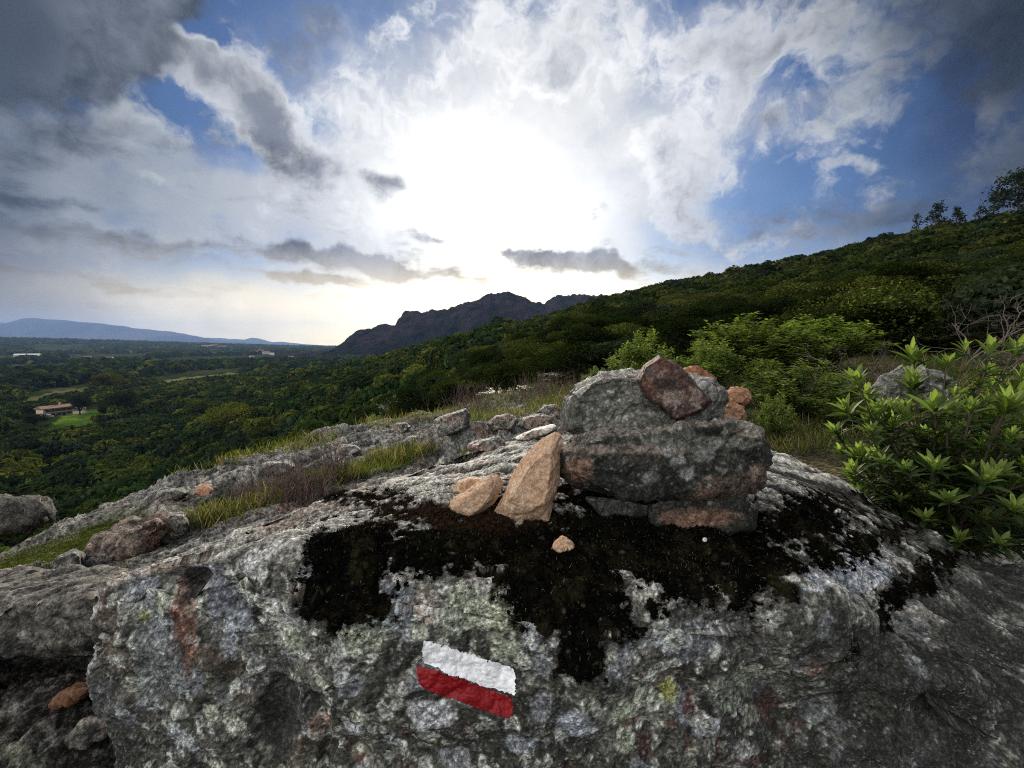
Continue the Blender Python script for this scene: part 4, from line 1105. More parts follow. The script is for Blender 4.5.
def build_ground_stones():
    gst('block_rock', 'squared grey block of rock tilted on the ledge behind the cairn', [(434, 421), (440, 417), (466, 408), (470, 412), (469, 427), (440, 440), (434, 434)], (440, 437), .35, sd=71, rough=.7, smooth=1)
    gst('pale_slab', 'flat pale slab of stone lying on the ledge beside the tall tan stone', [(511, 439), (534, 429), (556, 425), (558, 430), (540, 437), (520, 442)], (520, 441), .5, 'rock', sd=73, rough=.4, tint=(1.9, 1.9, 1.9))
    gst('round_rock', 'rounded dark grey rock at the left edge above the valley', [(-60, 503), (-20, 496), (12, 493), (40, 496), (54, 504), (54, 516), (30, 530), (-30, 548), (-60, 548)], (30, 529), .8, sd=77, strat=.022, Y=2.2, tint=(.32, .31, .30), rough=1.9)
    gst('pink_rock', 'pinkish brown rock with a rough end beside the grassy strip', [(94, 556), (100, 546), (128, 540), (146, 522), (158, 515), (170, 522), (173, 536), (160, 548), (120, 558), (100, 560)], (125, 556), .35, sd=79, tint=(.70, .55, .48), strat=.018, rough=1.7)
    gst('grey_rock', 'smooth grey rock beside the pinkish brown rock in the grass', [(160, 516), (170, 511), (184, 514), (190, 524), (186, 536), (172, 542), (164, 534)], (174, 540), .25, sd=83)
    gst('grey_rock', 'small dark grey rock at the near edge of the grassy strip', [(48, 566), (58, 555), (74, 550), (82, 556), (80, 566), (60, 574), (50, 574)], (62, 573), .2, sd=84, tint=(.7, .7, .7))
    gst('rusty_stone', 'long flat rust brown stone lying in the dark hollow at the lower left', [(44, 706), (58, 692), (84, 684), (95, 684), (95, 691), (76, 702), (56, 713), (46, 712)], (58, 713), .10, 'tan', sd=86, tint=(.26, .19, .15), cat='stone', strat=.012, rough=1.4)
    gst('flat_stone', 'pale flat stone on the floor of the hollow at the lower left', [(60, 738), (80, 722), (112, 716), (118, 726), (104, 742), (74, 750)], (76, 748), .12, sd=87, cat='stone', tint=(.55, .52, .48), rough=1.4)
    gst('pink_stone', 'small pink stone lying on the ledge beside the dry heather', [(195, 493), (199, 486), (207, 484), (213, 489), (210, 496), (200, 497)], (203, 496), .14, 'tan', sd=88, cat='stone', tint=(.9, .75, .7))
    gst('half_hidden_rock', 'grey rock showing behind the leafy shrub at the right', [(868, 404), (872, 388), (884, 377), (906, 371), (936, 374), (954, 388), (952, 406), (920, 416), (884, 414)], (900, 414), .6, sd=91, tint=(.6, .6, .6), rough=1.6)
    gst('flat_rock', 'flat pinkish rock in the grass right of the cairn', [(768, 427), (776, 421), (795, 420), (810, 424), (806, 432), (784, 436), (770, 434)], (786, 434), .4, sd=92, tint=(1.3, .95, .8))
    small = [([(487, 424), (495, 416), (508, 413), (518, 420), (514, 429), (494, 431)], (500, 430), 'low grey rock in front of the dry scrub on the ledge'),
             ([(515, 428), (522, 418), (540, 413), (552, 418), (552, 428), (534, 434)], (532, 432), 'knobbly grey rock left of the large cairn stone'),
             ([(536, 412), (544, 405), (556, 404), (562, 410), (556, 416), (542, 417)], (548, 416), 'small dark rock beyond the knobbly grey rock'),
             ([(390, 430), (396, 423), (406, 422), (411, 427), (406, 433), (394, 434)], (400, 433), 'small grey rock left of the squared block'),
             ([(402, 442), (408, 436), (420, 436), (424, 442), (416, 447), (406, 447)], (412, 446), 'low brown grey stone just below the squared block'),
             ([(468, 447), (480, 440), (500, 438), (508, 445), (496, 451), (476, 453)], (488, 451), 'thin flat grey stone before the pale slab'),
             ([(255, 470), (268, 463), (288, 461), (296, 467), (284, 474), (262, 477)], (274, 475), 'low pale rock at the far edge of the ledge'),
             ([(150, 497), (162, 490), (180, 488), (190, 493), (180, 500), (158, 503)], (170, 501), 'low broken rock at the ledge edge above the valley trees'),
             ([(330, 452), (342, 446), (356, 445), (362, 450), (352, 456), (336, 457)], (345, 456), 'flat grey rock on the ledge behind the green grass')]
    for k, (ol, b, lab) in enumerate(small):
        gst('grey_rock', lab, ol, b, .30, sd=101 + k * 3, strat=.008)
    # the streaked ledge at the left of the boulder, overhanging a hollow
    pts = [P(a, b, .98) for a, b in ((-400, 690), (-200, 672), (0, 656), (50, 646), (100, 634), (122, 612))] + [P(a, b, .97) for a, b in ((-400, 650), (-200, 634), (0, 626), (60, 610), (112, 594))]
    pts += [P(a, b, 1.22) for a, b in ((-300, 622), (-100, 604), (0, 592), (80, 574), (128, 566))] + [np.array([x, 1.30, -.95]) for x in (-2.0, -1.3, -.8)] + [np.array([-1.9, 1.05, -.9])]
    q = np.array(pts)
    stone('rock_ledge', 'streaked grey ledge of rock joining the left side of the boulder above a dark hollow', 'rock', q, 'rock', .0055, 1.0, 131, 1, strat=.022, tint=(.48, .46, .44))
build_ground_stones()
# ------------------------------------------------------------------ plants
RS = np.random.RandomState(21)
def unit(v): return v / (np.linalg.norm(v, axis=-1, keepdims=True) + 1e-9)

def leaves(base, dirn, up, length, width, colr, curl=.25, fold=.35, stations=5, blunt=.7):
    """bent, folded leaves with a midrib; all arrays per leaf"""
    n = len(base); d = unit(dirn); s = unit(np.cross(d, up)); u = np.cross(s, d)
    t = np.linspace(0, 1, stations)
    w = np.sin(np.pi * np.clip(t, 0, 1) ** .85) ** blunt; w[0] = .2; w[-1] = .08
    V = np.zeros((n, stations, 3, 3), np.float32); C = np.zeros((n, stations, 3, 3), np.float32)
    L = length[:, None]; W = width[:, None]
    cu = curl if np.ndim(curl) else np.full(n, curl)
    for k in range(stations):
        mid = base + d * (L * t[k]) - u * (L * cu[:, None] * t[k] ** 2)
        e = u * (W * w[k] * fold)
        V[:, k, 1] = mid
        V[:, k, 0] = mid + s * (W * w[k]) + e
        V[:, k, 2] = mid - s * (W * w[k]) + e
        C[:, k] = colr[:, None, :]
        C[:, k, 1] *= 1.25
    idx = np.arange(n)[:, None] * stations * 3
    F = []
    for k in range(stations - 1):
        a = k * 3
        F.append(np.stack([a + idx[:, 0], a + 1 + idx[:, 0], a + 4 + idx[:, 0], a + 3 + idx[:, 0]], -1))
        F.append(np.stack([a + 1 + idx[:, 0], a + 2 + idx[:, 0], a + 5 + idx[:, 0], a + 4 + idx[:, 0]], -1))
    return V.reshape(-1, 3), np.concatenate(F), C.reshape(-1, 3)

def quads(ctr, nrm, size, colr, aspect=1.0):
    n = len(ctr); nrm = unit(nrm)
    r = unit(np.cross(nrm, RS.normal(0, 1, (n, 3)))); s = np.cross(nrm, r)
    a = size[:, None]
    b = a * aspect
    bend = nrm * a * .35
    V = np.stack([ctr - r * a, ctr - s * b + bend * .6, ctr + r * a, ctr + s * b + bend * .6], 1).reshape(-1, 3)
    F = np.arange(n * 4).reshape(-1, 4)
    return V, F, np.repeat(colr, 4, 0)

def merge(parts):
    V = []; F = []; C = []; o = 0
    for v, f, c in parts:
        V.append(v); F.append(f + o); C.append(c); o += len(v)
    return np.concatenate(V), np.concatenate(F), np.concatenate(C)

LEAF = leaf_material('leaves', .50, .55, .12, .2)
SCRUB = leaf_material('scrub_leaves', .30, .85, .30, .0)
BARK = plain_material('bark', (.075, .058, .045), .9, .0, .35, 14)
TWIG = plain_material('dry_twig', (.15, .125, .105), .9, .0, .35, 9)

# ---- the leafy shrub at the right, close to the viewer
def rosette(tip, axis, rs, size, n):
    k = np.arange(n); az = k * 2.399 + rs.rand() * 6
    open_ = np.linspace(.05, .80, n) * rs.uniform(.7, 1.3) + rs.normal(0, .13, n)        # inner leaves upright, outer spreading
    a = unit(np.cross(axis, [.3, .9, .2])); b = np.cross(axis, a)
    rad = np.cos(az)[:, None] * a + np.sin(az)[:, None] * b
    d = axis * np.cos(open_)[:, None] + rad * np.sin(open_)[:, None]
    up = axis * np.sin(open_)[:, None] - rad * np.cos(open_)[:, None]
    ln = size * (.75 + .35 * np.clip(open_ / 1.0, 0, 1)) * rs.uniform(.75, 1.2, n)
    base = tip - axis * (open_ * size * .30)[:, None]
    young = np.clip(1 - open_ / 1.1, 0, 1)[:, None]
    col = (1 - young) * np.array([.060, .098, .026]) + young * np.array([.22, .29, .075])
    col = col * rs.uniform(.75, 1.3, (n, 1))
    return base, d, up, ln, ln * rs.uniform(.10, .145, n), col, .12 + .30 * np.clip(open_ / 1.3, 0, 1) * rs.rand(n)

def build_leafy_shrub():
    rs = np.random.RandomState(4)
    base = P(925, 560, 1.40); base[2] = drop(base[0], base[1]) - .02
    tips = [(857, 382, 1.38), (836, 432, 1.30), (848, 412, 1.36), (872, 432, 1.24), (868, 398, 1.50), (913, 357, 1.50), (912, 385, 1.42), (946, 366, 1.55), (990, 352, 1.45), (987, 372, 1.55), (934, 408, 1.26), (905, 410, 1.40), (893, 424, 1.32),
            (1008, 408, 1.10), (1022, 378, 1.25), (985, 482, 1.05), (996, 476, 1.12), (962, 430, 1.35), (955, 396, 1.6), (970, 410, 1.3), (884, 462, 1.22), (860, 458, 1.3), (905, 470, 1.2), (935, 468, 1.15), (925, 440, 1.35), (948, 500, 1.10), (1010, 440, 1.15), (1015, 510, 1.02), (1000, 545, 1.05),
            (1040, 420, 1.2), (1050, 360, 1.4), (1060, 470, 1.1), (1080, 410, 1.3), (900, 500, 1.25), (925, 520, 1.18), (960, 540, 1.12), (880, 490, 1.32), (970, 470, 1.25), (1035, 545, 1.0), (850, 475, 1.36), (842, 452, 1.45), (1000, 420, 1.45), (1025, 470, 1.3), (990, 390, 1.7), (1015, 350, 1.7), (965, 350, 1.75), (1045, 330, 1.6)]
    for _ in range(125):
        px, py = rs.uniform(850, 1080), rs.uniform(400, 560)
        tips.append((px, py, rs.uniform(1.25, 1.75)))
    parts = []; paths = []
    for (px, py, Y) in tips:
        tp = P(px, py, Y)
        if drop(tp[0], tp[1]) > tp[2] - .02: tp[2] = drop(tp[0], tp[1]) + .06
        root = base + np.array([rs.normal(0, .05), rs.normal(0, .05), 0])
        h = tp - root; horiz = np.array([h[0], h[1], 0])
        m1 = root + horiz * .30 + np.array([0, 0, h[2] * .38]) + rs.normal(0, .025, 3)
        m2 = root + horiz * .72 + np.array([0, 0, h[2] * .70]) + rs.normal(0, .02, 3)
        t = np.linspace(0, 1, 14)[:, None]
        c = (1 - t) ** 3 * root + 3 * t * (1 - t) ** 2 * m1 + 3 * t ** 2 * (1 - t) * m2 + t ** 3 * tp
        paths.append((c, np.linspace(.0065, .0022, 14)))
        ax = unit(c[-1] - c[-3] + np.array([0, 0, .06]))
        parts.append(leaves(*rosette(tp, ax, rs, rs.uniform(.055, .085) * (.95 if py < 430 else .72), rs.randint(10, 19))[:6], curl=.22, stations=7, blunt=.55))
        # side leaves lower down the stem
        n = 30; tt = rs.uniform(.45, .98, n); i = (tt * 13).astype(int); p0 = c[i] + (c[np.minimum(i + 1, 13)] - c[i]) * (tt * 13 - i)[:, None]
        azz = rs.uniform(0, 6.28, n); d = unit(np.stack([np.cos(azz), np.sin(azz), rs.uniform(-.05, 1.1, n)], -1))
        ln = rs.uniform(.035, .08, n)
        col = np.array([.036, .062, .019]) * rs.uniform(.6, 1.35, (n, 1))
        parts.append(leaves(p0, d, np.tile([0, 0, 1.0], (n, 1)), ln, ln * .12, col, curl=rs.uniform(.1, .5, n)))
    root = empty('leafy_shrub', base)
    tag(root, 'large leafy green shrub with pointed leaves in rosettes at the right of the boulder', 'shrub')
    V, F, C = merge(parts)
    link('foliage', mesh_np('foliage', V - base, F, LEAF, C, True), root)
    V, F = tubes(paths, 6)
    link('stems', mesh_np('stems', V - base, F, BARK, None, True), root)

# ---- small leaved bushes in the middle distance
def stem_bush(seed, n_stems, n_leaf, leaf_len, c0, c1, spread=.5, upright=.6, wid=.28):
    """unit-high bush: fine stems and many small leaves"""
    rs = np.random.RandomState(seed); parts = []; paths = []
    for s in range(n_stems):
        az = rs.uniform(0, 6.28); sp = spread * math.sqrt(rs.rand()); hgt = (1 - .45 * (sp / spread) ** 2) * rs.uniform(.72, 1.05)
        tp = np.array([math.cos(az) * sp, math.sin(az) * sp, hgt]); m = tp * np.array([.35, .35, .55]) + rs.normal(0, .03, 3)
        t = np.linspace(0, 1, 9)[:, None]
        c = (1 - t) ** 2 * 0 + 2 * t * (1 - t) * m + t ** 2 * tp
        paths.append((c, np.linspace(.010, .0025, 9)))
        n = n_leaf
        tt = 1 - np.abs(rs.normal(0, .26, n)); tt = np.clip(tt, .15, 1.0)
        i = np.minimum((tt * 8).astype(int), 7); p0 = c[i] + (c[i + 1] - c[i]) * (tt * 8 - i)[:, None]
        p0 = p0 + rs.normal(0, .028, (n, 3))
        a2 = rs.uniform(0, 6.28, n); d = unit(np.stack([np.cos(a2), np.sin(a2), rs.uniform(-.1, 1.5, n) * upright], -1))
        ln = leaf_len * rs.uniform(.6, 1.25, n)
        k = np.clip((tt - .5) * 1.4 + rs.normal(0, .25, n), 0, 1)[:, None]
        col = (np.array(c0) * (1 - k) + np.array(c1) * k) * rs.uniform(.7, 1.3, (n, 1))
        parts.append(leaves(p0, d, np.tile([0, 0, 1.0], (n, 1)), ln, ln * wid, col, .2, .3, 3))
    V, F, C = merge(parts); vt, ft = tubes(paths, 4)
    return (mesh_np('foliage', V, F, LEAF, C, True), mesh_np('stems', vt, ft, BARK, None, True))

def put_bush(name, label, meshes, loc, size, rz=0, group=None, cat='bush'):
    r = empty(name, loc, rz); tag(r, label, cat, group)
    a = link('foliage', meshes[0], r); b = link('stems', meshes[1], r)
    r.scale = (size[0], size[0], size[1])
    return r

def on_ground(px, py, Y=None):
    q = hit(px, py) if Y is None else P(px, py, Y)
    q = np.array(q); q[2] = drop(q[0], q[1]) - .02
    return q

def build_mid_bushes():
    light = [stem_bush(50 + k, 46, 190, .050, (.072, .105, .026), (.22, .28, .085), .55) for k in range(3)]
    dull = [stem_bush(60 + k, 30, 150, .055, (.042, .060, .016), (.10, .135, .036), .55) for k in range(2)]
    sage = [stem_bush(70, 30, 160, .05, (.07, .085, .05), (.14, .16, .09), .55)]
    L = [  # px of centre, py of top, Y, width px, set, label
        (642, 330, 5.2, 70, light, 'pale leafed upright bush behind the large cairn stone'),
        (716, 338, 4.4, 90, light, 'bright green rounded bush right behind the top of the cairn'),
        (756, 314, 5.4, 130, light, 'tallest of the light green bushes behind the cairn, with an airy crown'),
        (800, 358, 3.4, 110, light, 'low light green bush in the gap between the cairn and the leafy shrub'),
        (822, 316, 6.0, 110, light, 'olive green bush beyond the low light green bush'),
        (870, 318, 7.0, 80, dull, 'dark green round bush uphill of the bare brown twigs'),
        (690, 352, 7.0, 40, dull, 'dim olive bush glimpsed between two light green bushes'),
        (596, 366, 6.6, 30, light, 'small bright bush at the left shoulder of the large cairn stone'),
        (555, 372, 9.0, 46, dull, 'dusky bush left of the cairn among dry scrub'),
        (520, 386, 9.0, 30, light, 'yellow green tuft bush beyond the squared block'),
        (490, 392, 8.6, 26, light, 'small vivid green tuft among dry grass'),
        (376, 412, 7.5, 22, light, 'bright green tuft at the far edge of the ledge'),
        (420, 418, 6.2, 24, light, 'bright green tuft pressed against the left side of the squared block'),
        (500, 400, 11, 60, sage, 'grey leafed dry bush in the scrub behind the ledge'),
        (395, 398, 11, 56, sage, 'grey green bush at the brow of the slope'),
        (450, 398, 12, 50, dull, 'dark low bush behind the squared block'),
        (930, 336, 6.0, 90, dull, 'dark bush under the bare branches at the right'),
        (1010, 322, 6.0, 100, dull, 'dark bush at the right edge behind the leafy shrub'),
        (775, 392, 2.9, 40, light, 'small green bush by the flat pinkish rock'),
        (845, 396, 2.8, 50, dull, 'low dull bush in front of the half hidden grey rock'),
        (985, 420, 2.6, 90, dull, 'shaded bush behind the leafy shrub stems'),
    ]
    for k, (px, py, Y, w, st, lab) in enumerate(L):
        top = P(px, py, Y); x, y = top[0], top[1]; zg = drop(x, y) if Y < 15 else gz(x, y)
        hgt = max(top[2] - zg, .12) * 1.04; wid = w / FPX * Y / 1.0
        put_bush('bush', lab, st[k % len(st)], (x, y, zg - .02), (wid * .95, hgt), k * 1.7, 'bushes around the ledge')

# ---- bare and dry plants
def branchy(rs, start, d, length, rad, depth, out, wig=.25, splits=(2, 4)):
    n = 6; pts = [start]; q = start.copy(); dd = d.copy()
    for _ in range(n):
        dd = unit(dd + rs.normal(0, wig * .35, 3)); q = q + dd * length / n; pts.append(q.copy())
    out.append((np.array(pts), np.linspace(rad, rad * .5, n + 1)))
    if depth == 0: return
    for _ in range(rs.randint(*splits)):
        i = rs.randint(2, n + 1)
        nd = unit(dd + rs.normal(0, .55, 3) + np.array([0, 0, .12]))
        branchy(rs, pts[i], nd, length * rs.uniform(.5, .8), rad * .55, depth - 1, out, wig, splits)

def build_dry_plants():
    rs = np.random.RandomState(9)
    for (px, py, Y, top, n, lab) in ((985, 372, 4.6, 262, 8, 'bare grey branched bush on the slope above the leafy shrub'), (935, 352, 6.5, 300, 5, 'sparse bare twigs left of the bare grey bush'), (1030, 380, 4.0, 300, 5, 'tangled brown dead bush at the right edge'),
                                     (880, 372, 4.2, 326, 6, 'dry brown twig bush between the light bushes and the leafy shrub'), (735, 372, 4.4, 352, 4, 'low purple brown dead twigs under the light green bushes'), (690, 352, 7.5, 318, 2, 'thin bare sapling behind the red brown stone')):
        b = on_ground(px, py, Y); tp = P(px, top, Y); H = max(tp[2] - b[2], .3)
        out = []
        for k in range(n):
            d = unit(np.array([rs.normal(0, .5), rs.normal(0, .4), 1.0]))
            branchy(rs, np.array([rs.normal(0, .12), rs.normal(0, .12), 0.0]), d, H * rs.uniform(.36, .56), .006 * H / .8 + .002, 4, out, .7, (2, 4))
        V, F = tubes(out, 4)
        o = tag(link('bare_bush', mesh_np('bare_bush', V, F, TWIG, None, True), None, b), lab, 'dead bush')
    # dry heather on the ledge: a thicket of fine upright sprigs
    HEATH = plain_material('heather', (.13, .095, .085), .95, .0, .4, 25)
    for (px, py, w, h, n, lab) in ((300, 500, 60, 42, 130, 'dry purple brown heather growing from the ledge'), (338, 476, 34, 36, 55, 'second clump of dry heather beside the green grass'), (248, 504, 40, 28, 60, 'low fringe of dry heather at the left of the larger clumps'), (470, 412, 40, 30, 90, 'dry grey brown scrub behind the squared block'), (545, 398, 50, 26, 110, 'brown dry scrub left of the cairn')):
        b = hit(px, py); paths = []
        s = b[1] / FPX
        for k in range(n):
            x, y = rs.normal(0, w * .28 * s), rs.normal(0, w * .22 * s)
            z0 = drop(b[0] + x, b[1] + y) - b[2] - .01
            hh = h * s * rs.uniform(.5, 1.1); d = np.array([rs.normal(0, .22), rs.normal(0, .22), 1.0])
            q = np.array([[x, y, z0]]) + np.linspace(0, 1, 5)[:, None] * d * hh + np.cumsum(rs.normal(0, .012 * hh, (5, 3)), 0)
            paths.append((q, np.linspace(.0022, .0009, 5)))
            for j in range(5):
                i = rs.randint(1, 4); dd = unit(np.array([rs.normal(0, .6), rs.normal(0, .6), .8]))
                paths.append((q[i] + np.linspace(0, 1, 3)[:, None] * dd * hh * rs.uniform(.15, .35), np.array([.0014, .0012, .0010])))
        V, F = tubes(paths, 3)
        tag(link('heather', mesh_np('heather', V, F, HEATH, None, True), None, b), lab, 'heather')

def build_grass():
    rs = np.random.RandomState(13)
    m = leaf_material('grass_blades', .35, .8, 0.0, .0)
    P0 = []
    def patch(cx, cy, rx, ry, rot, n, ln, cols, spread=1.0):
        k = rs.rand(n) ** .5; a = rs.uniform(0, 6.28, n)
        x = k * np.cos(a) * rx; y = k * np.sin(a) * ry
        ca, sa = math.cos(R(rot)), math.sin(R(rot))
        for px, py in zip(cx + x * ca + y * sa, cy - x * sa + y * ca):
            d = Vector(ray(px, py)); h = BV_G.ray_cast(Vector((0, 0, 0)), d); hb = BV_B.ray_cast(Vector((0, 0, 0)), d)
            if h[0] is None or h[3] > 40 or (hb[0] is not None and hb[3] < h[3]): continue
            P0.append((h[0].x + rs.normal(0, .02), h[0].y + rs.normal(0, .03), h[0].z - .006, ln * rs.uniform(.5, 1.3), *(np.array(cols[rs.randint(len(cols))]) * rs.uniform(.7, 1.3)), spread))
    G = [(.085, .115, .018), (.11, .13, .024), (.055, .08, .014), (.15, .135, .05)]
    D = [(.21, .17, .085), (.16, .13, .07), (.09, .10, .03), (.25, .21, .12)]
    MS = [(.050, .066, .012), (.065, .075, .015), (.038, .050, .010), (.085, .08, .03)]
    patch(60, 552, 95, 15, 17, 7500, .014, MS); patch(112, 530, 46, 9, 15, 3200, .012, MS)
    patch(225, 514, 60, 9, 18, 1100, .06, G + D); patch(300, 490, 60, 10, 16, 900, .07, G + D); patch(365, 470, 62, 7, 14, 1500, .07, G[:3] + D[:1]); patch(400, 458, 40, 6, 10, 900, .1, G + D)
    patch(500, 450, 45, 5, 4, 1100, .05, G); patch(215, 462, 46, 6, 12, 500, .07, D + G); patch(480, 415, 50, 8, 0, 900, .10, D + D + G); patch(545, 405, 24, 8, 0, 600, .10, D + G)
    patch(395, 422, 40, 7, 4, 600, .09, D + G); patch(300, 446, 40, 6, 10, 500, .09, D + G); patch(560, 396, 60, 10, 0, 900, .14, D + D + G[:2]); patch(790, 440, 50, 14, 0, 1500, .09, G + D); patch(840, 420, 60, 24, 0, 1500, .12, D + G)
    patch(720, 385, 120, 22, 0, 2500, .16, D + G); patch(900, 400, 120, 40, 0, 2500, .14, D + G); patch(430, 402, 90, 8, 0, 1000, .16, D + D + G[:2])
    A = np.array(P0); n = len(A)
    az = rs.uniform(0, 6.28, n); d = unit(np.stack([np.cos(az) * .5, np.sin(az) * .5, rs.uniform(.6, 1.4, n)], -1))
    V, F, C = leaves(A[:, :3], d, unit(rs.normal(0, 1, (n, 3))), A[:, 3], np.maximum(A[:, 3] * .022, .0011), A[:, 4:7], rs.uniform(0, .6, n), .15, 4)
    tag(link('grass', mesh_np('grass', V, F, m, C, True)), kind='stuff')

build_leafy_shrub()
build_mid_bushes()
build_dry_plants()
build_grass()
# ------------------------------------------------------------------ woods, scrub, far trees
def crown(seed, n_leaf, lobes, rx, rz, leaf, col, cvar=.3, base=.15, gap=.0, young=None):
    """leaf clumps spread through several uneven lobes; unit size, foot at z=0"""
    rs = np.random.RandomState(seed); out = []
    L = []
    for k in range(lobes):
        a = rs.uniform(0, 6.28); q = math.sqrt(rs.rand()) * rx * .62
        h = base + (rz - base) * rs.uniform(.35, .80) * (1 - .35 * (q / rx) ** 2)
        s = rs.uniform(.22, .42) * rx * 1.15
        L.append((math.cos(a) * q, math.sin(a) * q, h, s, s * rs.uniform(.6, .85), rs.uniform(.75, 1.3)))
    L = np.array(L)
    w = L[:, 3] ** 2; w /= w.sum()
    i = rs.choice(lobes, n_leaf, p=w)
    d = unit(rs.normal(0, 1, (n_leaf, 3)) + np.array([0, 0, .35]))
    rr = rs.uniform(.55, 1.08, n_leaf) ** .6
    c = L[i, :3] + d * np.stack([L[i, 3], L[i, 3], L[i, 4]], -1) * rr[:, None]
    c[:, 2] = np.maximum(c[:, 2], .02)
    nrm = unit(d + rs.normal(0, .55, (n_leaf, 3)))
    sz = leaf * rs.uniform(.6, 1.4, n_leaf)
    cc = np.array(col)[None, :] * L[i, 5][:, None] * rs.uniform(1 - cvar, 1 + cvar, (n_leaf, 1))
    if young is not None:
        m = rs.rand(n_leaf) < .25
        cc[m] = np.array(young) * rs.uniform(.7, 1.2, (m.sum(), 1))
    return quads(c, nrm, sz, cc, .55), L

def tree_meshes(seed, **k):
    (V, F, C), L = crown(seed, **k)
    rs = np.random.RandomState(seed + 500)
    paths = [(np.array([[0, 0, -.08], [rs.normal(0, .01), rs.normal(0, .01), .15], [rs.normal(0, .02), rs.normal(0, .02), .38]]), np.array([.035, .028, .018]))]
    top = paths[0][0][-1]
    for l in L[:7]:
        m = (top * .6 + l[:3] * .4) - np.array([0, 0, .05])
        paths.append((np.array([paths[0][0][1], m, l[:3]]), np.array([.018, .012, .004])))
    tv, tf = tubes(paths, 5)
    return mesh_np('crown', V, F, SCRUB, C, False), mesh_np('trunk', tv, tf, BARK, None, True)

def put_tree(name, label, cat, group, meshes, loc, w, h, rz):
    r = empty(name, loc, rz); tag(r, label, cat, group)
    link('crown', meshes[0], r); link('trunk', meshes[1], r)
    r.scale = (w, w, h)
    return r

OAK = [(.022, .036, .010), (.014, .026, .009), (.034, .047, .012), (.060, .068, .015), (.020, .032, .018)]
SHR = [(.015, .023, .007), (.028, .037, .010), (.010, .016, .006), (.040, .044, .013), (.018, .026, .014)]

def in_fields(x, y):
    z = height(np.array([x]), np.array([y])); sx, sy = survey(np.array([[x, y, z[0]]]))
    for poly, _ in FIELDS:
        if poly_mask(sx, sy - .8, poly)[0]: return True
    return False

def fields_mask(x, y):
    z = height(x, y); sx, sy = survey(np.stack([x, y, z], -1)); m = np.zeros(len(x), bool)
    for poly, _ in FIELDS:
        for dy in (-.6, .8, 2.2, 3.6, 5.0): m |= poly_mask(sx, sy + dy, poly)
        cx, cy = np.mean(np.array(poly), 0)
    return m

def scatter(th0, th1, r0, r1, spacing, rs, jitter=.45):
    """rows of positions at an even spacing that grows with nothing but chance"""
    pts = []
    r = r0
    while r < r1:
        sp = spacing(r); n = max(1, int(abs(th1 - th0) * r / sp))
        a = th0 + (np.arange(n) + rs.uniform(0, 1) + rs.uniform(-jitter, jitter, n)) / n * (th1 - th0)
        q = r + rs.uniform(-jitter, jitter, n) * sp
        pts.append(np.stack([q * np.sin(a), q * np.cos(a), np.full(n, sp)], -1))
        r += sp * .86
    return np.concatenate(pts)

